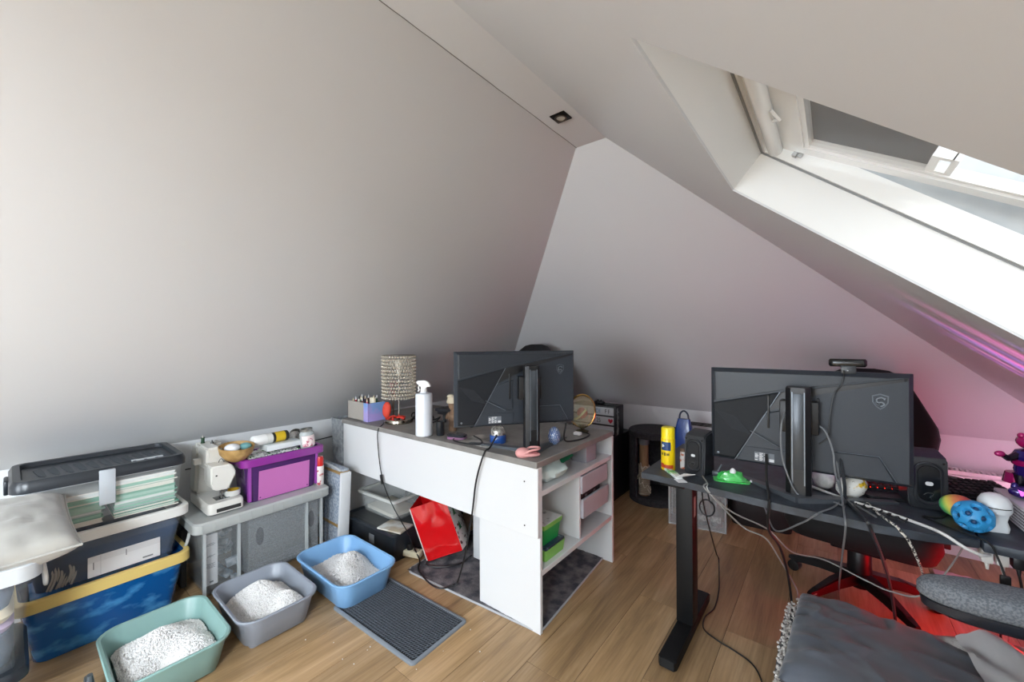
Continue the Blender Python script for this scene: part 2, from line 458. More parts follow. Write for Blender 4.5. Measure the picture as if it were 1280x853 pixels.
# ---------------------------------------------------------------- storage bins along the left wall
M_clear = mat('clear_plastic', 'c9d2d8', 0.10, alpha=0.09, spec=0.7)
M_clear_rim = mat('clear_plastic_rim', 'd5dade', 0.2, alpha=0.80)
M_greyclear = mat('smoky_plastic', 'b4b9bb', 0.15, alpha=0.17, spec=0.7)
M_greyrim = mat('smoky_plastic_rim', 'c6cac8', 0.25, alpha=0.80)
M_blackp = mat('black_plastic', '20252b', 0.32)
M_paper = mat('white_paper', 'e4e4e6', 0.7)
M_print = mat('print_grey', '77797d', 0.8)
M_dark = mat('near_black', '121315', 0.5)

def bin_parts(t, hx, hy, h, taper, r, mbody, mrim, rimh=.045, rimw=.014, rim='rim', ribs=0):
    """open tub: tapered shell plus rolled rim, base at z=0"""
    w = .004; a, b = hx - rimw, hy - rimw
    g = G().rr([(a - taper, b - taper, r, .0), (a - taper * .9, b - taper * .9, r, .006), (a, b, r, h - .004), (a - w, b - w, r, h - .004), (a - taper * .9 - w, b - taper * .9 - w, r, .010)], True, True)
    body = obj('body', g, mbody, t)
    g = G().rr([(a + .001, b + .001, r, h - rimh), (hx, hy, r + .01, h - rimh), (hx, hy, r + .01, h - .004), (hx - .004, hy - .004, r + .008, h), (a - .004, b - .004, r, h), (a - .004, b - .004, r, h - rimh), (a + .001, b + .001, r, h - rimh)], False, False)
    obj(rim, g, mrim, t)
    return body

def lid_parts(t, hx, hy, z, m, th=.04, r=.05):
    g = G().rr([(hx, hy, r, z), (hx, hy, r, z + th * .6), (hx - .010, hy - .010, r - .01, z + th), (hx - .030, hy - .030, r - .02, z + th), (hx - .036, hy - .036, r - .024, z + th * .65), ], True, True)
    return obj('lid', g, m, t)

# --- the stack of three by the wall: blue one at the floor
SX, SY = -2.565, 0.272
t = thing('storage_bin', 'blue plastic storage bin with yellow rim, lowest of the stack by the wall', 'storage bin', (SX, SY - .006, 0), 0.025)
M_bluebin = mat('blue_tub', '0d5a9e', 0.14, alpha=0.90, color2='4595d2', cscale=6, mixlo=.5, mixhi=.66, coat=.4, cdetail=6, cstretch=(1, 1.6, 3))
M_yellow = mat('yellow_rim', 'dcc072', 0.4)
bin_parts(t, .20, .27, .272, .045, .04, M_bluebin, M_yellow, .045, .016)
bag = G()
def crumple(hx, hy, h, seed, amp=.02):
    def f(u, v):
        x = (u * 2 - 1) * hx; y = (v * 2 - 1) * hy
        z = h + amp * (noise.noise((x * 14 + seed, y * 14, seed)) + .5 * noise.noise((x * 33, y * 33 + seed, 3)))
        return (x, y, z)
    return f
bag.grid(crumple(.15, .215, .22, 3.3), 24, 30)
o = tag(obj('plastic_bag', bag, mat('blue_bag', '1e6fb4', 0.2)), 'crumpled blue plastic bag inside the yellow-rimmed bin', 'bag'); o.location = (SX, SY - .006, 0.0); o.rotation_euler[2] = .025

# middle bin
t = thing('storage_bin', 'clear storage bin with white rim holding dark blue cloth, middle of the stack', 'storage bin', (SX, SY - .004, .262), 0.03)
M_whiterim = mat('white_rim', 'e2e3df', 0.35)
bin_parts(t, .195, .265, .225, .035, .04, M_clear, M_whiterim, .042, .016)
dk = G().rr([(.145, .208, .03, .012), (.163, .232, .03, .14), (.15, .22, .03, .165)], True, True)
o = tag(obj('folded_cloth', dk, mat('navy_cloth', '1f3a5c', 0.75, color2='1b2c45', cscale=8, bump=.4, bscale=9)), 'dark blue folded cloth filling the clear white-rimmed bin', 'cloth'); o.location = (SX, SY - .004, .262); o.rotation_euler[2] = .03
pk = thing('cardboard_sleeve', 'flat white cardboard package standing inside the white-rimmed bin', 'package', (SX + .152, SY + .045, .277), 0.03)
obj('card', G().box(-.004, .004, -.115, .115, 0, .135, .001), M_paper, pk)
obj('crease', G().box(.0038, .0045, -.078, -.0765, .002, .133), mat('crease_grey', 'c3c3c6', .8), pk)
g = G()
for i in range(6): g.box(.0040, .0046, .084 + (i % 3) * .007, .089 + (i % 3) * .007, .105 + (i // 3) * .012, .114 + (i // 3) * .012)
g.box(.0040, .0046, .055, .09, .012, .018).box(.0040, .0046, -.10, -.097, .03, .06).box(.0040, .0046, .0, .003, .05, .075)
obj('print', g, M_print, pk, smooth=False)
g = G(); rn = random.Random(5)
for i in range(9):
    g.tube(smooth_path([(rn.uniform(-.01, .01), -.03 + i * .008, .0), (rn.uniform(0, .012), -.035 + i * .008 + .02, .05), (rn.uniform(-.01, .01), -.02 + i * .008, .10 + .02 * sin(i))], 4), .004, 5)
o = tag(obj('twine_bundle', g, mat('twine_grey', '9a958e', .8)), 'grey bundle of cord in the white-rimmed bin', 'cord'); o.location = (SX + .15, SY - .15, .275)

# top bin with the black lid, books inside
t = thing('storage_bin', 'clear storage bin with black lid full of books, topmost of the stack', 'storage bin', (SX, SY - .01, .4876), 0.0)
bin_parts(t, .19, .257, .205, .018, .03, mat('clear_plastic_thin', 'd3dade', .1, alpha=.09, spec=.7), M_clear_rim, .012, .006)
lid = lid_parts(t, .197, .264, .197, M_blackp, .045, .05)
g = G(); rn = random.Random(11)
for i in range(11):
    y = -.20 + i * .038
    g.loops([[( -.055 + .02 * sin(i * 2), y, .226), (.06, y + .012, .226), (.11, y + .034, .226), (.0, y + .03, .226), (-.08, y + .022, .226)],
             [( -.055 + .02 * sin(i * 2), y, .2282), (.06, y + .012, .2282), (.11, y + .034, .2282), (.0, y + .03, .2282), (-.08, y + .022, .2282)]])
obj('relief_pattern', g, mat('lid_grey', '353b43', .5), lid, smooth=False)
obj('tape_label', G().box(.06, .085, .085, .195, .226, .2285), mat('tape_pale', 'c6cacd', .4), lid)
obj('handle_clip', G().box(.186, .200, -.03, .02, .09, .235, .004), mat('clip_clear', 'c8ced4', .2, alpha=.7), t)
obj('side_clip', G().box(-.05, .05, -.276, -.262, .17, .225, .005), M_blackp, t)
bookcols = ['e6e2d6', '7fb59c', 'dedede', '9fc9b4', 'b9a7a3', '5f9c86', 'efece4', 'cfd6d2', '88bda6', 'e9e4d4', 'a8b8b4', 'f0efe9']
names = ['cream', 'sea green', 'light grey', 'pale green', 'mauve', 'dark green', 'ivory', 'silver grey', 'jade', 'buff', 'blue grey', 'white']
bi = 0
for col, (y0, y1, n) in enumerate(((-.225, -.005, 7), (.012, .235, 8))):
    z = .4876 + .0105
    for k in range(n):
        th = rn.uniform(.014, .026); ins = rn.uniform(0, .012)
        c = bookcols[(bi * 5 + col) % 12]; nm = names[(bi * 5 + col) % 12]
        b = thing('book', 'flat %s book in the %s pile inside the black-lidded bin, number %d up' % (nm, ('pillow-side', 'sewing-machine-side')[col], k + 1), 'book', (SX, SY - .01, z), 0, 'books in the black-lidded bin')
        x1 = .168 - ins
        obj('cover', G().box(-.12, x1, y0 + ins, y1 - rn.uniform(0, .012), 0, .004).box(-.12, x1, y0 + ins, y1 - .012, th - .004, th), mat('book_%s' % c, c, .5), b)
        obj('page_block', G().box(-.117, x1 - .004, y0 + ins + .003, y1 - .015, .004, th - .004), mat('pages%d' % (bi % 4), ('e8e4d8', '8fbfa9', 'dfe3e0', 'a9cdbd')[bi % 4], .8), b)
        z += th + .0004; bi += 1
        if z > .4876 + .165: break

# --- left column of two bins in front, pillow on top
LX, LY = -2.17, -0.235
t = thing('storage_bin', 'low clear storage bin with black lid under the pillow bin', 'storage bin', (LX, LY, 0))
bin_parts(t, .175, .262, .20, .02, .04, M_clear, M_clear_rim, .02, .008)
lid_parts(t, .188, .275, .195, M_blackp, .032, .05)
t = thing('storage_bin', 'tall clear storage bin with translucent rim beneath the satin pillow', 'storage bin', (LX, LY, .219))
bin_parts(t, .192, .305, .335, .032, .045, M_clear, M_clear_rim, .05, .02)
obj('handle', G().tube(smooth_path([(.10, .306, .30), (.10, .312, .25), (.04, .314, .20), (-.04, .314, .20), (-.10, .312, .25), (-.10, .306, .30)], 4), .006, 6), M_clear_rim, t)
for nm, lab, cc, z0, z1, dx in (('folded_cloth', 'dark slate folded cloth low in the tall clear bin', '3d4a5c', .235, .33, .0), ('folded_cloth', 'lilac folded cloth in the tall clear bin', 'b9a4c2', .331, .37, -.02), ('folded_cloth', 'cream folded cloth in the tall clear bin', 'd8cdb2', .371, .41, .0), ('folded_cloth', 'grey blue folded cloth at the top of the tall clear bin', '55647a', .411, .50, -.01)):
    g = G().rr([(.135, .235, .04, z0), (.145, .245, .04, (z0 + z1) / 2), (.135, .235, .04, z1)], True, True)
    o = tag(obj(nm, g, mat('cloth_' + cc, cc, .85, bump=.3, bscale=18)), lab, 'cloth'); o.location = (LX + dx, LY, 0)

def pillow(hx, hy, h, seed, wr=.006):
    g = G(); n = 30
    for side in (1, -1):
        def f(u, v, side=side):
            x, y = u * 2 - 1, v * 2 - 1
            e = max(0, (1 - abs(x) ** 3.2)) * max(0, (1 - abs(y) ** 3.2))
            pinch = 1 - .07 * (1 - abs(x)) ** 1.0 * abs(y) ** 6 - .0
            px = x * hx * (1 - .03 * (1 - y * y)); py = y * hy * (1 - .03 * (1 - x * x))
            w = wr * (noise.noise((x * 4 + seed, y * 9, 1)) + .6 * noise.noise((x * 11, y * 5 + seed, 7))) * e ** .5
            return (px, py, side * h * e ** .42 + w)
        g.grid(f, n, n)
    bmesh.ops.remove_doubles(g.bm, verts=g.bm.verts[:], dist=.0004)
    return g
M_satin = mat('satin', 'a3a19b', 0.32, sheen=.3, color2='93918c', cscale=7)
pw = thing('pillow', 'silver beige satin pillow lying on the tall clear bin', 'pillow', (LX - .005, LY + .14, .603), 0, rot=(rad(2), rad(11), 0.04))
obj('cover', pillow(.205, .24, .080, 2.0, .009), M_satin, pw, angle=80)
pp = []
for i in range(64):
    a = i / 64 * 4; s_ = int(a); f = (a - s_) * 2 - 1
    x, y = ((f, 1), (1, -f), (-f, -1), (-1, f))[s_]
    pp.append((x * .205 * (1 - .03 * (1 - y * y)), y * .24 * (1 - .03 * (1 - x * x)), 0))
obj('piping', G().tube(pp + pp[:1], .004, 6), M_satin, pw)

# --- smoky grey bin with the sewing machine on it
BX, BY, BH = -2.55, 0.868, .388
t = thing('storage_bin', 'large smoky grey storage bin below the sewing machine and purple box', 'storage bin', (BX, BY, 0), 0.015)
bin_parts(t, .20, .328, .372, .05, .03, M_greyclear, M_greyrim, .012, .01)
g = G().rr([(.200, .326, .035, .335), (.204, .332, .035, .34), (.204, .332, .035, .380), (.196, .324, .03, BH), (.10, .10, .03, BH)], True, True)
obj('lid', g, M_greyrim, t)
g = G()
for i in range(12): g.box(.2035, .2065, -.30 + i * .052, -.297 + i * .052, .342, .38)
obj('lid_rib', g, M_greyrim, t, smooth=False)
g = G()
for y in (-.285, -.14, .20, .285): g.box(.168, .185, y - .006, y + .006, .02, .335)
obj('wall_rib', g, mat('rib_clear', 'cfd4d4', .2, alpha=.6), t, smooth=False)
# handle on its end
obj('handle', G().tube(smooth_path([(.11, -.325, .33), (.11, -.338, .28), (.05, -.342, .25), (-.05, -.342, .25)], 4), .007, 6), M_greyrim, t)
wv = thing('fabric_crate', 'grey woven crate with oval handle holes inside the smoky bin', 'crate', (BX, BY + .085, .012))
M_weave = mat('grey_weave', '8f9396', .85, color2='7c8083', cscale=140, cdetail=0)
g = G().box(-.12, .147, -.17, .20, 0, .31, .012)
for k in range(22): g.box(.1465, .1488, -.165, .195, .012 + k * .0135, .020 + k * .0135)
obj('body', g, M_weave, wv)
g = G()
for y in (-.115, .155): obj('handle_hole', G().sph((.1485, y, .20), (.004, .019, .048), 16, 12), mat('hole_grey', '4c4f53', .9), wv)
pk = thing('paper_label', 'white printed slip standing inside the end of the smoky bin', 'paper', (BX + .140, BY - .245, .05), .015)
obj('sheet', G().box(-.001, .001, -.028, .028, 0, .25), M_paper, pk)
g = G()
for i, z in enumerate((.205, .20, .195, .145, .14, .105, .10, .095, .09, .085)): g.box(.0011, .0016, -.014 - (i % 3) * .003, .012 + (i % 2) * .006, z, z + .002)
g.box(.0011, .0016, -.006, .010, .012, .020)
obj('print', g, M_print, pk, smooth=False)
g = G(); rn = random.Random(2)
for i in range(12):
    g.obox(Matrix.Translation((rn.uniform(-.05, .11), rn.uniform(-.045, .045), .02 + i * .022)) @ Matrix.Rotation(rn.uniform(0, 3), 4, Vector((rn.random(), rn.random(), rn.random()))), rn.uniform(.02, .035), rn.uniform(.01, .02), rn.uniform(.004, .012), .002)
o = tag(obj('odds_and_ends', g, mat('odds_slate', '6f7f8c', .5, color2='b9c0c6', cscale=20)), 'jumble of small blue grey items in the smoky bin', 'odds and ends', None, 'stuff'); o.location = (BX + .02, BY - .175, .01)

# --- dark bin end peeking between the stack and the smoky bin
t = thing('storage_box', 'dark grey box pushed behind the smoky bin beside the stack', 'box', (-2.68, .555 + .0, 0))
obj('body', G().rr([(.09, .012, .008, 0), (.10, .014, .008, .30)], True, True), mat('dark_box', '3c3f42', .5), t)

# --- sewing machine, needle end towards the room
sm = thing('sewing_machine', 'white sewing machine standing on the smoky grey bin', 'sewing machine', (-2.40, .61, BH))
M_sew = mat('sewing_white', 'dedcd6', .3); M_sewg = mat('sewing_grey', 'b9b7b0', .4)
base_p = [(0, .0), (0, .055), (-.02, .062), (-.33, .062), (-.33, 0)]
g = G().rr([(.165, .078, .02, .008), (.165, .078, .02, .05), (.160, .073, .018, .060)], True, True, 4, c=(-.165, .078))
obj('base', g, M_sew, sm)
obj('plinth', G().rr([(.155, .068, .02, 0), (.155, .068, .02, .012)], True, True, 4, c=(-.165, .078)), mat('plinth_dark', '50504e', .6), sm)
obj('drawer_slot', G().box(-.002, .0012, .035, .14, .014, .032, .0), mat('slot_dark', '2c2c2b', .6), sm)
obj('needle_plate', G().box(-.105, -.045, .045, .105, .0595, .0625, .001), mat('steel', '8d8f90', .25, metal=.9), sm)
g = G().prism([(.0, .06), (.135, .06), (.135, .315), (.012, .315)], -.335, -.23, 'x')
bmesh.ops.bevel(g.bm, geom=g.bm.edges[:], offset=.014, segments=3, affect='EDGES')
obj('pillar', g, M_sewg, sm)
hp = [(.012, .155), (.028, .123), (.088, .120), (.122, .195), (.100, .243), (.012, .246)]
g = G().prism(hp, -.115, .0, 'x'); bmesh.ops.bevel(g.bm, geom=g.bm.edges[:], offset=.006, segments=2, affect='EDGES')
hd = obj('head', g, M_sew, sm)
obj('face_screw', G().lathe([(.004, 0), (.004, .0015), (0, .002)], (.0, .035, .198), 12, True, 'x'), mat('screw_dark', '3a3b3c', .4, metal=.6), hd)
g = G().prism([(.02, .20), (.112, .20), (.105, .262), (.085, .318), (.02, .318)], -.30, -.10, 'x'); bmesh.ops.bevel(g.bm, geom=g.bm.edges[:], offset=.010, segments=2, affect='EDGES')
obj('upper_arm', g, M_sew, sm)
g = G().prism([(-.115, .246), (-.30, .318), (-.30, .24), (-.115, .20)], .022, .108, 'y'); obj('arm_slope', g, M_sew, sm)
obj('lever', G().box(-.215, -.185, -.012, .022, .225, .255, .004), M_sew, sm)
obj('presser_foot', G().cyl((-.07, .075, .12), (-.07, .075, .07), .004).box(-.085, -.055, .067, .083, .063, .070, .001).box(-.078, -.062, .071, .10, .085, .098, .002), mat('steel', '8d8f90', .25, metal=.9), sm)
obj('needle', G().cyl((-.07, .068, .12), (-.07, .068, .068), .0012, .0006, 6), mat('steel', '8d8f90', .25, metal=.9), sm)
obj('thread_guide', G().tube(smooth_path([(-.06, .06, .247), (-.06, .066, .262), (-.06, .076, .262), (-.06, .084, .245)], 4), .0018, 6), mat('steel', '8d8f90', .25, metal=.9), sm)
sp = obj('spool_pin', G().cyl((-.265, .045, .318), (-.265, .045, .36), .003, n=8), M_sewg, sm)
obj('thread_spool', G().lathe([(.010, .319), (.010, .322), (.008, .323), (.008, .345), (.010, .346), (.010, .349)], (-.265, .045, 0), 14), mat('thread_green', '27452f', .7), sm)
obj('bobbin_winder', G().lathe([(.008, .318), (.008, .326), (.003, .327), (.003, .336)], (-.22, .075, 0), 12), mat('steel', '8d8f90', .25, metal=.9), sm)
bt = thing('tape_roll', 'white tape roll lined yellow lying on the sewing machine bed', 'tape', (-2.475, .735, BH + .0615))
obj('roll', G().lathe([(.034, 0), (.036, .002), (.036, .026), (.034, .027), (.030, .027), (.030, .001)], n=28, cap=False), mat('roll_white', 'd6d6d2', .4), bt)
obj('lining', G().lathe([(.0298, .0), (.0298, .0275), (.027, .0275), (.027, .0)], n=28, cap=False), mat('roll_yellow', 'd0aa28', .5), bt)

# --- purple box on the smoky bin
PX, PY = -2.53, .977
pu = thing('storage_box', 'open purple plastic box with pink card on its front', 'box', (PX, PY, BH), 0.01)
M_purple = mat('purple_plastic', '8a2f8f', .22, coat=.3); M_purpled = mat('purple_plastic_body', '4f2a66', .22, coat=.3)
bin_parts(pu, .128, .222, .24, .022, .03, M_purpled, M_purple, .040, .022)
for y in (-.178, .178): obj('corner_strip', G().box(.083, .1035, y - .007, y + .007, .012, .2), mat('purple_light', '9b4aa6', .25), pu, smooth=False)
obj('pink_card', G().box(.0905, .0915, -.135, .135, .012, .172).xf(Matrix.Rotation(0.075, 4, 'Y')), mat('pink_card', 'c470b4', .6), pu, smooth=False)
g = G()
for y in (-.125, .125): g.lathe([(.004, 0), (.003, .002), (0, .003)], (.0915, y, .025), 10, True, 'x')
obj('card_pin', g.xf(Matrix.Rotation(0.075, 4, 'Y')), mat('pin_purple', '6a2a72', .3), pu)
# things heaped in and on the purple box
cl = G()
def clf(u, v):
    x = -.085 + u * .185; y = -.175 + v * .27
    d = max(0, (x - .055) / .045)
    return (x, y, .232 + .012 * noise.noise((x * 25, y * 25, 2)) + .006 - .022 * d * d)
cl.grid(clf, 20, 28)
def cloth_print():
    m = mat('print_cloth', 'e6e6e4', .8)
    nt = m.node_tree; b = nt.nodes['Principled BSDF']; tc = nt.nodes.new('ShaderNodeTexCoord'); v = nt.nodes.new('ShaderNodeTexNoise'); v.inputs['Scale'].default_value = 42; v.inputs['Detail'].default_value = 1
    r = nt.nodes.new('ShaderNodeValToRGB'); e = r.color_ramp.elements; r.color_ramp.interpolation = 'CONSTANT'
    e[0].position = 0; e[0].color = lin('3c6b3a'); e[1].position = .38; e[1].color = lin('e6e6e4'); x = e.new(.60); x.color = lin('3a3346'); x = e.new(.65); x.color = lin('c9a7b4'); x = e.new(.68); x.color = lin('e6e6e4')
    nt.links.new(tc.outputs['Object'], v.inputs[0]); nt.links.new(v.outputs[0], r.inputs[0]); nt.links.new(r.outputs[0], b.inputs['Base Color'])
    return m
o = tag(obj('printed_cloth', cl, cloth_print()), 'white cloth with green and plum print heaped in the purple box', 'cloth'); o.location = (PX, PY, BH)
g = G().box(-.05, .05, -.095, .095, 0, .030, .003)
o = tag(obj('white_box', g, mat('white_card', 'dfe6e8', .5)), 'slim white carton lying on the printed cloth in the purple box', 'carton'); o.location = (-2.50, .985, BH + .256); o.rotation_euler = (0.0, .0, .05)
can = thing('spray_can', 'white spray can with black and yellow label lying on its side', 'spray can', (-2.505, .905, BH + .316), rot=(0, 0, .12))
obj('cap', G().lathe([(.0, -.07), (.026, -.07), (.029, -.066), (.029, -.002)], n=24, axis='y', cap=False), mat('cap_white', 'e4e4e2', .35), can)
obj('can_body', G().lathe([(.027, -.002), (.029, 0), (.029, .03), ], n=24, axis='y', cap=False), mat('can_label_white', 'd8d8d4', .3), can)
obj('label_black', G().lathe([(.0292, .03), (.0292, .045)], n=24, axis='y', cap=False).lathe([(.0292, .10), (.0292, .118), (.025, .122), (0, .122)], n=24, axis='y', cap=False), mat('label_black', '24231f', .4), can)
obj('label_yellow', G().lathe([(.0292, .045), (.0292, .10)], n=24, axis='y', cap=False), mat('label_yellow', 'd6b31e', .4), can)
# coconut bowl with white and teal stuff
bw = thing('bowl', 'round tan wooden bowl tipped on the edge of the purple box', 'bowl', (-2.475, .752, BH + .232), rot=(.0, .12, 0))
obj('bowl_shell', G().lathe([(.0, .0), (.022, .002), (.05, .018), (.075, .05), (.082, .085), (.078, .086), (.071, .052), (.047, .024), (.0, .010)], n=32, cap=False), mat('coconut', 'b9965f', .55, color2='a37f4b', cscale=30, bump=.3, bscale=60), bw)
o = tag(obj('white_cloth', G().sph((0, 0, 0), (.042, .036, .022)), M_paper), 'white rolled tissue in the tan bowl', 'tissue'); o.location = (-2.475, .735, BH + .306)
o = tag(obj('teal_cloth', G().sph((0, 0, 0), (.03, .030, .018)), mat('teal', '6fa3a6', .8, bump=.5, bscale=40)), 'teal cloth scrap in the tan bowl', 'cloth'); o.location = (-2.475, .795, BH + .304)
# candle jar and silver bowl
jr = thing('candle_jar', 'glass candle jar with pink floral label on the purple box', 'candle', (-2.455, 1.115, BH + .236), rot=(rad(5), 0, 0))
obj('jar', G().lathe([(.0, 0), (.036, .0), (.040, .006), (.040, .085), (.032, .098), (.032, .105), (.030, .105), (.030, .098), (.037, .083), (.037, .01), (0, .008)], n=28, cap=False), mat('jar_glass', 'cfd6d6', .08, alpha=.4), jr)
obj('wax', G().lathe([(0, .009), (.0365, .009), (.0365, .06), (0, .06)], n=24, cap=False), mat('wax_pink', 'e2cfcd', .5), jr)
g = G(); ptsL = [(.0408 * cos(a), .0408 * sin(a)) for a in [(-1.1 + i * .2) for i in range(12)]]
g.loops([[(x, y, .012) for x, y in ptsL], [(x, y, .075) for x, y in ptsL]], False, False, closed=False)
obj('label', g, mat('floral_label', 'ecdada', .5, color2='b0506a', cscale=45, mixlo=.52, mixhi=.62), jr)
obj('jar_ring', G().lathe([(.034, .098), (.034, .112), (.028, .112), (.028, .098)], n=24, cap=False), mat('jar_lid', '8e8f8d', .3, metal=.7), jr)
sv = tag(obj('silver_bowl', G().lathe([(0, 0), (.03, .003), (.05, .02), (.055, .04), (.051, .04), (.045, .022), (0, .008)], n=28, cap=False), mat('silver_foil', 'a9a7a2', .25, metal=.9, bump=.6, bscale=40)), 'crinkled silver bowl tipped behind the candle jar', 'bowl')
sv.location = (-2.61, 1.10, BH + .262); sv.rotation_euler = (0, rad(65), .2)
# red topped can at the end of the smoky bin
rc = thing('spray_can', 'white printed can with red cap on the end of the smoky bin', 'spray can', (-2.435, 1.178, BH))
obj('can_body', G().lathe([(0, 0), (.020, 0), (.022, .004), (.022, .11), (.019, .116), (0, .116)], n=24, cap=False), mat('can_print', 'ddd6d4', .35, color2='b23a44', cscale=40, mixlo=.55, mixhi=.62), rc)
obj('cap', G().lathe([(.0205, .112), (.0205, .155), (.017, .168), (0, .170)], n=24, cap=False), mat('cap_red', 'c21f1d', .3), rc)

# --- bubble wrapped frames between the smoky bin and the desk
bf = thing('wrapped_picture', 'bubble-wrapped picture frames leaning beside the smoky bin', 'picture frame', (-2.48, 1.262, 0), rot=(-.05, 0, 0))
obj('wrap', G().box(-.17, .145, -.03, .03, 0, .475, .012), mat('bubble_wrap', 'a7b0bb', .15, color2='8b95a3', cscale=70, bump=1.0, bscale=110, cdetail=0), bf)
obj('tape', G().box(-.1715, .1465, -.0315, .0315, .435, .466, .010).box(-.1715, .1465, -.0315, .0315, .12, .15, .010), mat('brown_tape', '8f7448', .3), bf)
obj('frame_edge', G().box(.146, .165, -.034, .03, 0.0, .455, .003), mat('frame_white', 'd9dbdd', .4), bf)
obj('wrap_fold', G().tube(smooth_path([(-.15, -.03, .476), (-.02, -.034, .480), (.10, -.03, .474), (.14, -.032, .47)], 5), .008, 6), mat('bubble_wrap_clear', 'd3d8dc', .1, alpha=.6), bf)

# tall grey bag between the wall and the desk
gb = tag(obj('paper_bag', G().rr([(.055, .09, .01, 0), (.06, .09, .01, .4), (.068, .10, .01, .725), (.062, .094, .01, .725), (.055, .085, .01, .4)], True, True), mat('bag_grey', '84888c', .6, color2='9ca0a3', cscale=40)), 'tall grey printed bag between the left wall and the white desk', 'bag')
gb.location = (-2.665, 1.50, 0)
cable('wall_cable', 'thin dark cable fixed along the left knee wall', [(XW + .004, .62, .535), (XW + .004, 1.0, .54), (XW + .004, 1.32, .555), (XW + .004, 1.6, .57)], .0035, M_dark)

# ---------------------------------------------------------------- litter trays
def litter_tray(label, loc, hx, hy, color, rz, llabel, seed, heap):
    m = mat('tray_' + color, color, .38)
    t = thing('litter_tray', label, 'litter tray', (loc[0], loc[1], 0), rz, 'open litter trays along the bins')
    H = .135
    g = G().rr([(hx - .046, hy - .042, .05, .006), (hx - .038, hy - .034, .06, .012), (hx - .012, hy - .012, .07, H - .018), (hx - .002, hy - .002, .075, H - .012), (hx, hy, .075, H - .004), (hx - .004, hy - .004, .073, H), (hx - .012, hy - .012, .068, H - .002), (hx - .018, hy - .018, .066, H - .014), (hx - .046, hy - .042, .055, .016)], True, True, 7)
    obj('basin', g, m, t)
    f0 = None
    for sx in (-1, 1):
        for sy in (-1, 1):
            if f0 is None:
                f0 = obj('foot', G().rr([(.020, .020, .016, 0), (.024, .024, .018, .012)], True, True, 4), m, t); o = f0
            else: o = f0.copy(); C.objects.link(o)
            o.location = (sx * (hx - .075), sy * (hy - .07), 0)
    # granules: heap surface plus single grains
    R = random.Random(seed)
    def hz(x, y):
        z = .046 + .012 * noise.noise((x * 9 + seed, y * 9, 0))
        for cx, cy, rx, ry, a in heap:
            d = ((x - cx) / rx) ** 2 + ((y - cy) / ry) ** 2
            z += a * math.exp(-d)
        return z
    ax, ay = hx - .040, hy - .036
    def inside(x, y, z):
        k = .03 * min(1, max(0, (z - .024) / .1)); return abs(x) < ax + k and abs(y) < ay + k
    g = G()
    LL = []
    for k in range(1, 22):
        q = k / 21; LL.append([(x, y, max(.018, hz(x, y)) - .003) for x, y, _ in rrect((ax - .002) * q, (ay - .002) * q, .06 * q, 0, 8)])
    g.loops(LL, True, False)
    vs_, fs = [], []
    for i in range(7000):
        x, y = R.uniform(-ax, ax), R.uniform(-ay, ay)
        ex_, ey_ = max(0, abs(x) - ax + .062), max(0, abs(y) - ay + .062)
        if ex_ * ex_ + ey_ * ey_ > .060 ** 2: continue
        z = hz(x, y) + R.uniform(-.0015, .0022)
        s_ = R.uniform(.0024, .0038); l_ = s_ * R.uniform(1, 1.7); a, b_ = R.uniform(0, pi), R.uniform(-.6, .6)
        d = Vector((cos(a) * cos(b_), sin(a) * cos(b_), sin(b_))); e = d.cross(Vector((0, 0, 1))).normalized(); f_ = d.cross(e)
        c = Vector((x, y, z)); k = len(vs_)
        vs_ += [c + d * l_, c - d * l_, c + e * s_, c - e * s_, c + f_ * s_, c - f_ * s_]
        for q in ((0, 2, 4), (0, 4, 3), (0, 3, 5), (0, 5, 2), (1, 4, 2), (1, 3, 4), (1, 5, 3), (1, 2, 5)): fs.append(tuple(k + w for w in q))
    me = bpy.data.meshes.new('litter'); me.from_pydata([tuple(v) for v in vs_], [], fs)
    g.bm.from_mesh(me)
    o = obj('cat_litter', g, mat('litter_white', 'dedcda', .8, color2='b9b4af', cscale=160, cdetail=1, mixlo=.58, mixhi=.74), None, smooth=False)
    tag(o, llabel, 'cat litter', None, 'stuff'); o.location = (loc[0], loc[1], 0); o.rotation_euler[2] = rz
    return t
litter_tray('sage green litter tray beside the blue and yellow bin', (-2.005, .372), .215, .172, '7fa09b', .0, 'white granules heaped in the sage green tray', 1, [(-.05, -.01, .12, .12, .075), (.08, .08, .08, .07, .05), (.10, -.09, .08, .06, .03)])
litter_tray('slate grey litter tray between the green and the blue tray', (-2.012, .722), .212, .160, '858b95', .0, 'white granules heaped in the slate grey tray', 5, [(-.06, .01, .11, .085, .095), (.09, .07, .06, .055, .06), (.10, -.05, .08, .06, .03)])
litter_tray('sky blue litter tray next to the dark mat', (-1.972, 1.085), .250, .162, '79a5cf', .0, 'white granules heaped in the sky blue tray', 9, [(-.03, .06, .11, .065, .075), (.08, -.03, .14, .08, .065)])
sc = thing('litter_scoop', 'dark grey litter scoop standing at the end of the green tray', 'scoop', (-2.0, .172, .0), rot=(.0, 0, 0))
obj('blade', G().rr([(.05, .010, .009, 0), (.055, .013, .010, .05), (.05, .011, .009, .085)], True, True), mat('scoop_grey', '4b5054', .5), sc)
obj('handle', G().rr([(.012, .008, .006, .083), (.010, .007, .006, .11)], True, True), mat('scoop_grey', '4b5054', .5), sc)

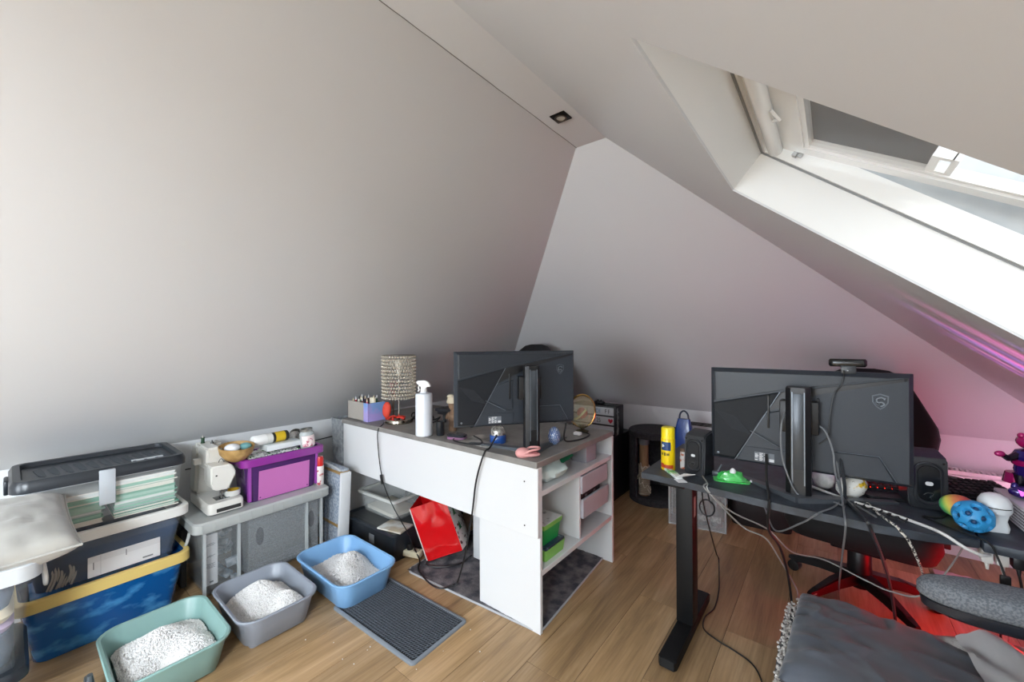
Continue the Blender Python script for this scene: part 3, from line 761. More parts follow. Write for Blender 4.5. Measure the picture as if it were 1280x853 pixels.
# ---------------------------------------------------------------- litter mat
mt = thing('litter_mat', 'dark charcoal honeycomb mat on the floor beside the blue tray', 'mat', (-1.556, 1.108, 0), .035)
def mat_weave():
    m = mat('mat_charcoal', '2e3238', .8); nt = m.node_tree; b = nt.nodes['Principled BSDF']
    return m
hxm, hym = .287, .155
obj('base', G().rr([(hxm - .008, hym - .008, .012, 0.0005), (hxm - .008, hym - .008, .012, .006)], True, True), mat('mat_under', '1b1d20', .9), mt)
vs_, fs = [], []
def bar(p, q, w, h0, h1):
    p, q = Vector((*p, 0)), Vector((*q, 0)); d = (q - p).normalized(); n_ = Vector((-d.y, d.x, 0)) * w; k = len(vs_)
    for c in (p, q):
        vs_.extend([c + n_ + Vector((0, 0, h0)), c + n_ * .6 + Vector((0, 0, h1)), c - n_ * .6 + Vector((0, 0, h1)), c - n_ + Vector((0, 0, h0))])
    for i in range(3): fs.append((k + i, k + i + 1, k + 5 + i, k + 4 + i))
st = .0125
nx, ny = int(2 * (hxm - .016) / st), int(2 * (hym - .016) / st)
for i in range(nx):
    for j in range(ny):
        x = -hxm + .018 + i * st + (j % 2) * st * .5; y = -hym + .020 + j * st
        if x + st * .4 < hxm - .014 and y + st * .6 < hym - .010:
            bar((x, y), (x, y + st * .5), .0019, .006, .0095)
            bar((x, y + st * .5), (x + st * .5, y + st), .0019, .006, .0095)
            bar((x, y + st * .5), (x - st * .5, y + st), .0019, .006, .0095)
me = bpy.data.meshes.new('honeycomb'); me.from_pydata([tuple(v) for v in vs_], [], fs)
obj('honeycomb', me, mat('mat_charcoal', '4a4f57', .75), mt, kind='stuff')
g = G().rr([(hxm, hym, .018, 0), (hxm, hym, .018, .008), (hxm - .003, hym - .003, .016, .0105), (hxm - .013, hym - .013, .01, .0105), (hxm - .014, hym - .014, .01, .004)], False, False)
obj('border', g, mat('mat_border', '757c84', .8), mt)
# ---------------------------------------------------------------- white desk
DX0, DX1, DY0, DY1, DH = -2.5575, -0.9725, 1.389, 2.138, .74
M_desk = mat('desk_white', 'd9dadb', .28); M_top = mat('concrete_top', '8b8884', .5, color2='75726f', cscale=9, cdetail=6, mixlo=.35, mixhi=.7)
M_drawer = mat('drawer_grey', 'b2b3ba', .4)
t = thing('white_desk', 'white desk with grey worktop and open shelves at its end', 'desk', ((DX0 + DX1) / 2, (DY0 + DY1) / 2, 0))
ox, oy = (DX0 + DX1) / 2, (DY0 + DY1) / 2
def db(name, x0, x1, y0, y1, z0, z1, m=M_desk, bev=.0012): return obj(name, G().box(x0 - ox, x1 - ox, y0 - oy, y1 - oy, z0, z1, bev, 1), m, t)
db('worktop', DX0, DX1, DY0 - .006, DY1, .712, DH, M_top, .002)
fp = db('front_panel', DX0 + .012, DX1 + .001, DY0, DY0 + .016, .415, .712)
g = G()
for z in (.645, .455): g.lathe([(.0035, 0), (.0035, -.0012), (0, -.0018)], (-1.042 - ox, DY0 - oy, z), 10, True, 'y')
obj('screw_cap', g, mat('screw_dark', '3a3b3c', .4, metal=.6), fp)
db('leg_panel', -1.325, DX1, DY0 + .0165, DY0 + .034, 0, .712)
db('far_panel', -1.325, DX1, DY1 - .020, DY1, 0, .712)
db('end_panel', DX0 + .002, DX0 + .018, DY0 + .017, DY1, 0, .712)
db('shelf', -1.318, DX1 - .002, DY0 + .034, DY1 - .020, .584, .607)
db('shelf', -1.318, DX1 - .002, DY0 + .034, DY1 - .020, .243, .266)
db('divider', -1.318, DX1 - .012, 1.766, 1.780, .266, .584)
db('back_panel', -1.325, -1.318, DY0 + .034, DY1 - .020, .243, .712)
db('rear_panel', DX0 + .018, -1.325, DY1 - .03, DY1 - .014, .35, .712)
for z0, z1, dx in ((.488, .574, .0), (.366, .458, .006)):
    d = db('drawer', -1.24, -.985 + dx, 1.783, 2.062, z0, z1 - .012, M_drawer)
    obj('drawer_front', G().box(-.990 - ox + dx, -.976 - ox + dx, 1.781 - oy, 2.064 - oy, z0 - .002, z1, .0015, 1), M_drawer, d)
g = G().rr([(.06, .085, .004, .0), (.06, .085, .004, .10)], True, True, 2)
o = tag(obj('grey_carton', G().box(-.09, .0, -.055, .055, 0, .085, .002), mat('carton_grey', '9a9aa0', .6)), 'pale grey carton on the upper shelf of the white desk', 'carton'); o.location = (-1.01, 1.945, .607)
dg = thing('cable_box', 'small black device in the drawer gap of the white desk', 'device', (-1.02, 1.905, .4465))
obj('case', G().box(-.05, .03, -.10, .10, 0, .030, .004), M_dark, dg)
obj('port', G().box(.030, .0315, -.07, -.05, .010, .020).box(.030, .0315, .02, .04, .010, .020), mat('port_grey', '6b6f75', .4), dg)

# plastic bag on the upper shelf
def bagf(u, v):
    a = u * 2 * pi; b = v * pi
    r = 1 + .22 * noise.noise((cos(a) * 2.1, sin(a) * 2.1, b * 2.0)) + .12 * noise.noise((cos(a) * 6, sin(a) * 6, b * 5))
    return (.075 * r * sin(b) * cos(a), .115 * r * sin(b) * sin(a), max(0, .035 + .045 * r * cos(b)))
bg = thing('plastic_bag', 'crumpled pale mint plastic bag on the upper shelf of the white desk', 'bag', (-1.055, 1.595, .607))
obj('body', G().grid(bagf, 28, 16), mat('mint_bag', 'd7e6e2', .35, trans=.1), bg)
obj('print', G().obox(Matrix.Translation((.03, .095, .086)) @ Matrix.Rotation(.5, 4, 'Y') @ Matrix.Rotation(.3, 4, 'X'), .028, .040, .002).obox(Matrix.Translation((.035, .088, .070)) @ Matrix.Rotation(.8, 4, 'Y'), .012, .035, .002), mat('green_print', '1d6b4a', .5), bg)
# green box and tub on the lower shelf
gx = thing('plastic_tub', 'lime green tub with dark insert on the lower shelf', 'tub', (-1.06, 1.565, .266))
obj('tub', G().rr([(.060, .078, .01, 0), (.066, .084, .01, .05), (.062, .080, .01, .05), (.058, .076, .01, .01)], True, True), mat('lime', '86c35b', .4), gx)
obj('insert', G().box(-.06, .064, -.08, .078, .046, .062, .004), mat('navy_pack', '24384a', .3, color2='8fb4b8', cscale=20, mixlo=.55, mixhi=.65), gx)
gx = thing('board_game', 'green box with white printed top on the lime tub', 'box', (-1.065, 1.56, .3285))
obj('box', G().rr([(.046, .062, .004, 0), (.055, .072, .004, .075)], True, True), mat('green_box', '1f9a4a', .4), gx)
obj('rim', G().rr([(.060, .076, .004, .075), (.062, .078, .004, .095)], True, True), mat('green_lid', '86c35b', .4), gx)
obj('top_sheet', G().box(-.060, .060, -.076, .076, .0952, .0972), mat('sheet_printed', 'd5d7d6', .5, color2='7f8584', cscale=22, mixlo=.55, mixhi=.68), gx)

# rug under the desk
def rug_mat():
    m = mat('rug_pile', '3f4047', .95, color2='7b7577', cscale=16, cdetail=5, mixlo=.38, mixhi=.66, bump=1.0, bscale=160)
    return m
rg = thing('rug', 'dark grey short pile rug lying under the white desk', 'rug', (-1.425, 1.752, 0), .075)
g = G().grid(lambda u, v: ((u * 2 - 1) * .418, (v * 2 - 1) * .372, .009 + .003 * noise.noise((u * 30, v * 30, 0)) + .002 * noise.noise((u * 90, v * 90, 4))), 70, 60)
obj('pile', g, rug_mat(), rg)
g = G().rr([(.422, .376, .04, .001), (.423, .377, .04, .006), (.421, .375, .04, .0095), (.417, .371, .04, .0095), (.414, .368, .04, .002)], True, True, 6)
obj('border', g, mat('rug_edge', 'aeb0b4', .8), rg)

# ---------------------------------------------------------------- things under the desk
cb = thing('storage_crate', 'flat black lidded crate under the white desk', 'crate', (-2.19, 1.54, 0), .03)
obj('body', G().rr([(.245, .19, .02, 0), (.255, .20, .02, .135)], True, True), M_blackp, cb)
lid = obj('lid', G().rr([(.262, .208, .03, .128), (.264, .21, .03, .15), (.255, .20, .025, .160), (.23, .175, .02, .160), (.225, .17, .02, .156)], True, True), M_blackp, cb)
obj('label', G().box(.02, .07, -.2025, -.2012, .06, .11), M_print, cb)
cx = thing('storage_bin', 'small open clear tub standing on the flat black crate', 'storage bin', (-2.245, 1.555, .1565), .05)
bin_parts(cx, .19, .135, .135, .022, .02, mat('tub_clear', 'cfd3d1', .2, alpha=.25), mat('tub_rim', 'c9cbc6', .3, alpha=.9), .016, .014)
o = tag(obj('paper_stack', G().box(-.14, .14, -.09, .09, 0, .022, .003), mat('cream_paper', 'd9d2c2', .7)), 'cream papers in the small clear tub', 'papers'); o.location = (-2.245, 1.555, .1675)
o = tag(obj('notebook', G().box(-.085, .085, -.06, .06, 0, .009, .002), mat('note_white', 'd6d9d6', .6, color2='b0a48f', cscale=12)), 'pale notebook on the corner of the flat black crate', 'notebook'); o.location = (-2.01, 1.415, .1605); o.rotation_euler[2] = .25

def xmas_print():
    m = mat('festive_print', 'e4e3e0', .5); nt = m.node_tree; b = nt.nodes['Principled BSDF']
    tc = nt.nodes.new('ShaderNodeTexCoord'); v = nt.nodes.new('ShaderNodeTexNoise'); v.inputs['Scale'].default_value = 30; v.inputs['Detail'].default_value = 1.5
    r = nt.nodes.new('ShaderNodeValToRGB'); r.color_ramp.interpolation = 'CONSTANT'; e = r.color_ramp.elements
    e[0].position = 0; e[0].color = lin('5a2026'); e[1].position = .34; e[1].color = lin('e4e3e0'); x = e.new(.66); x.color = lin('3a3436'); x = e.new(.70); x.color = lin('a4343c')
    nt.links.new(tc.outputs['Object'], v.inputs[0]); nt.links.new(v.outputs[0], r.inputs[0]); nt.links.new(r.outputs[0], b.inputs['Base Color'])
    return m
rb = thing('gift_bag', 'glossy red gift bag with festive printed side leaning under the white desk', 'gift bag', (-1.76, 1.605, .048), rot=(.0, -.33, .62))
W2, H2, D2 = .105, .31, .10
def redf(u, v):
    x = (u * 2 - 1) * W2; z = v * H2
    return (x, -D2 + .010 * noise.noise((x * 18, z * 12, 5)) * sin(u * pi), z)
obj('front', G().grid(redf, 24, 30), mat('gloss_red', 'c00d12', .16, coat=.6, bump=.5, bscale=14), rb)
obj('side', G().loops([[(W2, -D2, 0), (W2 + .02, -D2 * .1, 0), (W2, D2, 0)], [(W2, -D2, H2), (W2 + .01, -D2 * .1, H2), (W2, D2, H2)]], False, False, closed=False), xmas_print(), rb)
obj('back', G().loops([[(W2, D2, 0), (-W2, D2, 0), (-W2, -D2, 0)], [(W2, D2, H2), (-W2, D2, H2), (-W2, -D2, H2)]], False, False, closed=False).loops([[(W2, -D2, 0), (W2, D2, 0), (-W2, D2, 0), (-W2, -D2, 0)], [(W2, -D2, .001), (W2, D2, .001), (-W2, D2, .001), (-W2, -D2, .001)]]), mat('gloss_red', 'c00d12', .16), rb)
obj('edge_trim', G().tube([(-W2, -D2 - .001, 0), (-W2, -D2 - .001, H2)], .003, 6), mat('trim_white', 'd8d2cc', .6), rb)
# small fir tree prints
def side_pt(f, z):  # front half of printed side
    return Vector((W2 + .02 * f + .0012, -D2 + D2 * .9 * f, z))
for f, z in ((.45, .19), (.60, .10)):
    g = G()
    for k in range(3):
        a, b = .26 - k * .06, z + k * .012
        P = [side_pt(f - a * .7, b), side_pt(f + a * .7, b), side_pt(f, b + .022)]
        g.loops([P, [p + Vector((.001, -.0005, 0)) for p in P]])
    obj('fir_print', g, mat('fir_green', '1d5c38', .5), rb, smooth=False)

o = tag(obj('white_carton', G().box(-.035, .045, -.14, .14, 0, .33, .004), mat('carton_white', 'c9cacc', .5)), 'tall white carton behind the red gift bag under the desk', 'carton'); o.location = (-1.58, 1.80, .012)
dk = tag(obj('dark_case', G().rr([(.17, .14, .03, 0), (.18, .15, .03, .36), (.16, .13, .03, .38)], True, True), mat('case_black', '15161a', .5)), 'black case standing at the back under the white desk', 'case'); dk.location = (-2.27, 1.935, 0)
# power strip
ps = thing('power_strip', 'white power strip with black plug on the rug edge', 'power strip', (-1.905, 1.455, .012), .35)
obj('strip', G().box(-.10, .06, -.025, .025, 0, .035, .006), mat('strip_cream', 'd8cfb4', .4), ps)
obj('socket', G().lathe([(.018, .0352), (.018, .037), (.015, .037), (.015, .0355)], (.03, 0, 0), 16, False).lathe([(.018, .0352), (.018, .037), (.015, .037), (.015, .0355)], (-.06, 0, 0), 16, False), mat('socket_grey', '8f897a', .5), ps)
obj('plug', G().lathe([(.017, .036), (.019, .05), (.017, .068), (.008, .072)], (-.015, 0, 0), 16), M_dark, ps)

# ---------------------------------------------------------------- monitors
M_mon = mat('monitor_shell', '2e343c', .48, spec=.4, bump=.05, bscale=200); M_mond = mat('monitor_dark', '1b1e23', .6, spec=.25); M_monk = mat('monitor_black', '101114', .4)
M_scr = mat('screen_lit', '120c14', .2, emis='a04ad0', es=.5)
M_line = mat('facet_line', '6f767e', .35, metal=.4)
def monitor(label, loc, rz, W, H, px, pz, colh, foot, scr):
    t = thing('monitor', label, 'monitor', loc, rz)
    x0, x1, z0, z1 = px - W / 2, px + W / 2, pz, pz + H
    yb, yf = .058, .096                      # back and front of the panel
    def Q(u, v): return (x0 + u * W, z1 - v * H)
    g = G(); inset = .012
    def R_(i, y): return [(x0 + i, y, z0 + i), (x1 - i, y, z0 + i), (x1 - i, y, z1 - i), (x0 + i, y, z1 - i)]
    g.loops([R_(0, yf), R_(0, yf - .018), R_(.004, yf - .022), R_(inset, yb), ])
    shell = obj('shell', g, M_mon, t, angle=20)
    obj('bezel', G().box(x0, x1, yf, yf + .004, z0, z1, .0015), M_monk, t)
    obj('screen', G().box(x0 + .008, x1 - .008, yf + .0042, yf + .0052, z0 + .014, z1 - .008), scr, t)
    def depth(u, v):   # y of the shell surface
        return yb
    def plate(name, uv, th, m):
        # triangulated fan following the shell: subdivide polygon into grid via bmesh
        g = G(); P = [Q(u, v) for u, v in uv]
        cx_ = sum(p[0] for p in P) / len(P); cz_ = sum(p[1] for p in P) / len(P)
        k = max(.9, 1 - .004 / (.5 * min(W, H) * .5))
        g.loops([[(x, yb + .0005, z) for x, z in P], [(x, yb - th * .5, z) for x, z in P], [(cx_ + (x - cx_) * k, yb - th, cz_ + (z - cz_) * k) for x, z in P]])
        return obj(name, g, m, t, smooth=False)
    plate('left_facet', [(.022, .38), (.40, .225), (.15, .965), (.022, .965)], .006, M_mond)
    plate('top_facet', [(.022, .035), (.94, .035), (.41, .20), (.022, .36)], .004, mat('monitor_top', '262b32', .42, spec=.4))
    plate('diagonal_band', [(.405, .225), (.975, .035), (.975, .06), (.60, .22), (.32, .44)], .003, M_monk)
    plate('lower_facet', [(.31, .46), (.25, .645), (.43, .79), (.46, .79), (.46, .38)], .005, M_mon)
    plate('port_cover', [(.205, .82), (.47, .82), (.47, .975), (.16, .975)], .002, M_mon)
    plate('right_flap', [(.66, .76), (.86, .755), (.925, .965), (.66, .965)], .006, M_mon)
    for (ua, va), (ub, vb) in (((.24, .65), (.40, .79)), ((.40, .225), (.15, .98)), ((.68, .755), (.86, .75)), ((.86, .75), (.93, .96))):
        a, b = Q(ua, va), Q(ub, vb); g = G().tube([(a[0], depth(ua, va) - .006, a[1]), ((a[0] + b[0]) / 2, depth((ua + ub) / 2, (va + vb) / 2) - .006, (a[1] + b[1]) / 2), (b[0], depth(ub, vb) - .006, b[1])], .0014, 5)
        obj('facet_edge', g, M_line, t)
    g = G()
    for k in range(16):
        ua, va = .035 + k * .010, .46 + k * .004
        a, b = Q(ua, va), Q(ua + .10, va + .19)
        if ua + .10 < .40 - .327 * (va + .19 - .225): g.tube([(a[0], depth(ua, va) - .0062, a[1]), (b[0], depth(ua + .1, va + .19) - .0062, b[1])], .0004, 4)
    obj('brushed_line', g, mat('brush_line', '454a51', .35), t)
    g = G()
    for k in range(26):
        u = .30 + k * .014; a = Q(u, .035 + .0 * k); g.box(a[0], a[0] + .005, depth(u, .04) - .0035, depth(u, .04), a[1] - .006, a[1] - .001)
    obj('vent_slot', g, M_monk, t, smooth=False)
    # shield emblem with a dragon-like swirl
    ex, ez = Q(.865, .25); y = depth(.865, .25) - .0002
    def sh(k): return [(ex + k * a, ez + k * b) for a, b in ((-.020, .017), (0, .024), (.020, .017), (.019, -.004), (.010, -.019), (0, -.027), (-.010, -.019), (-.019, -.004))]
    g = G(); A, B = sh(1.0), sh(.86)
    g.loops([[(a, y, b) for a, b in A], [(a, y - .003, b) for a, b in A], [(a, y - .003, b) for a, b in B], [(a, y, b) for a, b in B]], False, False)
    em = obj('emblem', g, mat('emblem_grey', '5b626a', .3, metal=.5), t)
    g = G(); g.tube(smooth_path([(ex + .011, y - .002, ez + .008), (ex + .002, y - .002, ez + .012), (ex - .009, y - .002, ez + .006), (ex - .006, y - .002, ez - .004), (ex + .004, y - .002, ez - .003), (ex + .009, y - .002, ez - .010), (ex, y - .002, ez - .017)], 4), [.0022] * 25, 5)
    g.tube(smooth_path([(ex - .012, y - .002, ez - .002), (ex - .008, y - .002, ez - .012), (ex - .001, y - .002, ez - .010)], 4), .0016, 5)
    g.prism([(ex + .006, ez + .009), (ex + .013, ez + .011), (ex + .010, ez + .003)], y - .003, y - .001, 'y')
    obj('dragon_mark', g, mat('emblem_light', '767d85', .3, metal=.5), em)
    # stickers
    ax, az = Q(.262, .865)
    g = G(); 
    s1 = obj('sticker', G().box(ax, ax + .062, yb - .0036, yb - .003, az - .032, az), mat('sticker_grey', '6c727a', .5), t)
    g = G()
    for r_ in range(6):
        for c_ in range(3): 
            if (r_ * 3 + c_ * 5 + r_ * c_) % 4: g.box(ax + .002 + c_ * .014, ax + .013 + c_ * .014 - (r_ % 2) * .003, yb - .0041, yb - .0036, az - .005 - r_ * .005, az - .002 - r_ * .005)
    g.box(ax + .046, ax + .061, yb - .0041, yb - .0036, az - .030, az - .020)
    obj('print', g, mat('sticker_white', 'd4d6d8', .5), s1, smooth=False)
    bx, bz = Q(.05, .93); obj('power_button', G().lathe([(.005, 0), (.005, -.003), (.003, -.004)], (bx, depth(.05, .93) - .003, bz), 12, True, 'y'), M_line, t)
    # bracket, column, foot
    obj('mount', G().box(-.055, .055, .012, yb + .001, colh - .16, colh - .05, .004).box(-.095, -.088, yb - .010, yb, colh - .16, colh - .04, .002).box(.048, .055, yb - .010, yb, colh - .16, colh - .04, .002), M_monk, t)
    cp = [(-.035, .02), (-.035, -.018), (-.020, -.032), (.020, -.032), (.035, -.018), (.035, .02)]
    g = G().loops([[(x * 1.0, y_, z) for x, y_ in cp] for z in (.0, colh - .006)] + [[(x * .94, y_ + (.004 if y_ > 0 else 0), colh) for x, y_ in cp]])
    col = obj('column', g, M_monk, t)
    obj('column_inlay', G().box(-.014, .016, -.0335, -.0318, .10, colh - .02, .0004), mat('inlay_grey', '3a3f45', .3, metal=.3), col)
    obj('inlay_edge', G().box(.016, .0195, -.0342, -.0318, .05, colh - .015).box(-.0175, -.014, -.0342, -.0318, .05, colh - .015), M_line, col)
    obj('cable_slot', G().box(-.010, .013, -.0342, -.0336, .065, .095), M_dark, col)
    g = G()
    for (fx, fy) in foot:
        d = Vector((fx, fy + .045, 0)); L = d.length; d.normalize(); n_ = Vector((-d.y, d.x, 0)) * .015; o_ = Vector((0, -.045, 0))
        for (w0, w1) in ((1.4, .75),):
            e_ = o_ + d * L
            g.loops([[o_ + n_ * w0 - d * .01, o_ - n_ * w0 - d * .01, e_ - n_ * w1, e_ + n_ * w1],
                     [o_ + n_ * w0 - d * .01 + Vector((0, 0, .018)), o_ - n_ * w0 - d * .01 + Vector((0, 0, .018)), e_ - n_ * w1 + Vector((0, 0, .006)), e_ + n_ * w1 + Vector((0, 0, .006))]])
    obj('foot', g, mat('foot_grey', '565b61', .4, metal=.3), t, smooth=False)
    return t
monitor('black curved-foot monitor turned away on the white desk', (-1.105, 1.530, DH), .93, .60, .355, -.052, .108, .395, ((-.26, .20), (.24, .18)), mat('screen_off', '0b0b0d', .15))

# ---------------------------------------------------------------- things on the white desk
# pencil box
pbx = thing('pencil_box', 'open grey box with blue iridescent end holding pencils', 'pencil box', (-2.428, 1.485, DH))
hw, hd, hh = .122, .062, .118
g = G()
for a in ((-hw, hw, -hd, -hd + .004), (-hw, hw, hd - .004, hd), (-hw, -hw + .004, -hd, hd)): g.box(*a, 0, hh)
g.box(-hw, hw, -hd, hd, 0, .004)
obj('body', g, mat('box_beige', 'a6a098', .6), pbx, smooth=False)
obj('end_panel', G().box(hw - .003, hw + .001, -hd - .001, hd, 0, hh), mat('iridescent', '7fa3dc', .25, color2='a99ad8', cscale=12, coat=.5), pbx, smooth=False)
obj('front_wrap', G().box(hw - .05, hw + .001, -hd - .0015, -hd + .001, 0, hh), mat('iridescent', '7fa3dc', .25), pbx, smooth=False)
cols = ['3b5a3e', 'c23a4c', 'd9d6cc', '2f4a36', '8a2f3c', '4a4f58', 'd25a72', 'e3dccb', '35506e', '5b3a5e', 'b8503e', '2b2b30', 'cfc7a0', '3f6f58']
nmz = ['dark green', 'red', 'ivory', 'bottle green', 'maroon', 'slate', 'pink', 'cream', 'blue', 'plum', 'rust', 'black', 'straw', 'teal']
R = random.Random(4)
for i in range(14):
    x = -2.428 - .10 + (i % 7) * .027 + R.uniform(-.004, .004); y = 1.485 + (-.028 if i < 7 else .022) + R.uniform(-.006, .006)
    p = thing('pencil', '%s pencil standing upright in the grey pencil box' % nmz[i], 'pencil', (x, y, DH + .005), rot=(R.uniform(-.10, .10), R.uniform(-.05, .05), 0), group='pens in the pencil box')
    L_ = R.uniform(.125, .152); r_ = R.uniform(.0045, .0075); m = mat('pen_' + cols[i], cols[i], .4)
    obj('barrel', G().cyl((0, 0, 0), (0, 0, L_ - .02), r_, n=8), m, p)
    obj('tip', G().cyl((0, 0, L_ - .02), (0, 0, L_), r_, r_ * .35, 8), mat('pen_tip%d' % (i % 3), ('d8c8a8', 'e6e6e6', '1c1c1e')[i % 3], .5), p)
o = tag(obj('card_pack', G().box(-.022, .022, -.008, .008, 0, .145, .002), mat('card_cream', 'dfd8c2', .6)), 'cream packet sticking out of the pencil box', 'packet'); o.location = (-2.335, 1.475, DH + .005)

# crystal lamp
LPX, LPY = -2.150, 1.545
lp = thing('table_lamp', 'table lamp with beaded crystal shade on the white desk', 'lamp', (LPX, LPY, DH))
M_chrome = mat('chrome', 'c9c6c0', .12, metal=1.0)
obj('base', G().lathe([(0, 0), (.084, 0), (.088, .004), (.088, .022), (.084, .027), (.012, .029), (0, .029)], n=40, cap=False), mat('lamp_base_chrome', 'a79f92', .15, metal=1.0), lp)
obj('pole', G().cyl((0, 0, .028), (0, 0, .30), .006), M_chrome, lp)
z0, z1, rs = .150, .425, .103
g = G()
for z in (z0 + .02, z1): g.tube([(rs * cos(a), rs * sin(a), z) for a in [i * 2 * pi / 32 for i in range(33)]], .003, 6)
for k in range(3): a = k * 2 * pi / 3; g.tube([(0, 0, z1 - .01), (rs * cos(a), rs * sin(a), z1)], .002, 5)
fr = obj('shade_frame', g, M_chrome, lp)
M_bead = mat('crystal_bead', 'd9d1c0', .06, metal=.35, spec=.9)
vs_, fs = [], []
for row in range(13):
    for i in range(38):
        a = (i + (row % 2) * .5) * 2 * pi / 38; zc = z1 - .010 - row * .0212; k = len(vs_); c = Vector((rs * cos(a), rs * sin(a), zc)); tn = Vector((-sin(a), cos(a), 0)); nr = Vector((cos(a), sin(a), 0)); rr_ = .0080
        vs_ += [c + Vector((0, 0, .0095)), c - Vector((0, 0, .0095))] + [c + (tn * cos(b) + nr * sin(b) * .7) * rr_ + Vector((0, 0, .001 * (-1) ** j)) for j, b in enumerate([q * pi / 3 for q in range(6)])]
        for j in range(6):
            fs += [(k, k + 2 + j, k + 2 + (j + 1) % 6), (k + 1, k + 2 + (j + 1) % 6, k + 2 + j)]
me = bpy.data.meshes.new('beads'); me.from_pydata([tuple(v) for v in vs_], [], fs)
obj('bead_curtain', me, M_bead, lp, kind='stuff')
obj('bulb', G().lathe([(.0, .30), (.014, .30), (.014, .325), (.022, .35), (.026, .37), (.018, .395), (0, .402)], n=18, cap=False), mat('bulb_frost', 'e9e4d8', .3, alpha=.8), lp)
obj('cord_outlet', G().sph((-.03, -.086, .012), .006, 8, 6), M_chrome, lp)
# red shells at the foot of the lamp
o = tag(obj('red_ornament', G().sph((0, 0, .055), (.030, .018, .052)), mat('red_orn', 'd2402c', .6, bump=1, bscale=120)), 'upright red egg-shaped ornament leaning by the crystal lamp', 'ornament'); o.location = (LPX - .075, LPY - .045, DH + .022); o.rotation_euler = (0, .1, .4)
g = G()
for i in range(6): g.tube(smooth_path([(0, 0, .006), (.03 * cos(i), .03 * sin(i), .014), (.055 * cos(i + .3), .055 * sin(i + .3), .004)], 4), .006, 6)
o = tag(obj('red_ribbon', g, mat('red_orn2', 'c93325', .5)), 'flat red ribbon rosette on the lamp base', 'ribbon'); o.location = (LPX + .02, LPY - .035, DH + .030)
# pink dried flowers behind the lamp
fl = thing('dried_flowers', 'sprig of pink dried flowers behind the crystal lamp', 'flowers', (LPX - .105, LPY + .03, DH))
g = G(); 
for i in range(5): g.tube([(0, 0, 0), (.015 * cos(i * 1.3), .015 * sin(i * 1.3), .20)], .0015, 5)
obj('stem', g, mat('stem_brown', '6f5b4a', .8), fl)
g = G()
for i in range(46): g.ico((R.gauss(0, .016), R.gauss(0, .014), R.uniform(.15, .25)), R.uniform(.005, .009), 1)
obj('blossom', g, mat('blossom_pink', 'c99a98', .8), fl, smooth=False)
# black cables and gear heap
g = G(); R = random.Random(8)
for i in range(7):
    c = Vector((R.uniform(-.09, .10), R.uniform(-.03, .03), .012 + i * .004)); rr_ = R.uniform(.03, .055); ph = R.uniform(0, 6)
    g.tube([(c.x + rr_ * 1.4 * cos(a + ph), c.y + rr_ * sin(a + ph), max(.005, c.z + .014 * sin(2 * a))) for a in [k * 2 * pi / 20 for k in range(21)]], .0045, 6)
o = tag(obj('cable_heap', g, M_dark), 'tangle of black cables between the lamp and the spray bottle', 'cables'); o.location = (-2.02, 1.68, DH)

# spray bottle
sb = thing('spray_bottle', 'plain white trigger spray bottle on the white desk', 'spray bottle', (-1.745, 1.415, DH))
M_bot = mat('bottle_white', 'dde2ea', .28)
obj('bottle', G().lathe([(0, 0), (.042, 0), (.0455, .004), (.0455, .222), (.043, .228), (.022, .232), (.020, .238), (0, .238)], n=36, cap=False), M_bot, sb)
obj('collar', G().lathe([(.018, .234), (.018, .252), (.016, .256), (0, .256)], n=20, cap=False), mat('trigger_white', 'e8e8e6', .35), sb)
g = G().prism([(-.038, .296), (-.040, .282), (-.016, .270), (-.014, .254), (.014, .254), (.018, .268), (.036, .262), (.040, .268), (.024, .292), (.004, .300)], -.010, .010, 'y')
bmesh.ops.bevel(g.bm, geom=g.bm.edges[:], offset=.003, segments=2, affect='EDGES')
hd_ = obj('trigger_head', g, mat('trigger_white', 'e8e8e6', .35), sb)
obj('trigger', G().tube(smooth_path([(-.020, 0, .278), (-.030, 0, .262), (-.027, 0, .248), (-.034, 0, .238)], 4), .004, 8), mat('trigger_white', 'e8e8e6', .35), hd_)
sb.rotation_euler[2] = .55
# brown figurine with a cream cap, kept generic
fg = thing('figurine', 'small brown wooden figurine with cream cap beside the monitor', 'figurine', (-1.70, 1.585, DH))
M_fb = mat('fig_brown', '6b5340', .7, color2='8a6d55', cscale=25, bump=.4, bscale=60)
obj('body', G().lathe([(0, .0), (.022, 0), (.024, .03), (.020, .05), (.026, .075), (.028, .095), (.014, .112), (.012, .118), (.020, .130), (.026, .150), (.024, .172), (.012, .188), (0, .190)], n=20, cap=False), M_fb, fg)
obj('arm', G().tube(smooth_path([(.024, 0, .10), (.040, -.008, .085), (.044, -.014, .06)], 4), [.009] * 8 + [.006], 8).tube(smooth_path([(-.024, 0, .10), (-.036, -.008, .085), (-.036, -.014, .065)], 4), [.009] * 8 + [.006], 8), M_fb, fg)
obj('cap', G().lathe([(.034, .160), (.035, .166), (.030, .185), (.018, .198), (0, .202)], n=20).sph((-.01, -.005, .195), (.024, .02, .014)), mat('cap_cream', 'c9bda6', .9, bump=.6, bscale=60), fg)
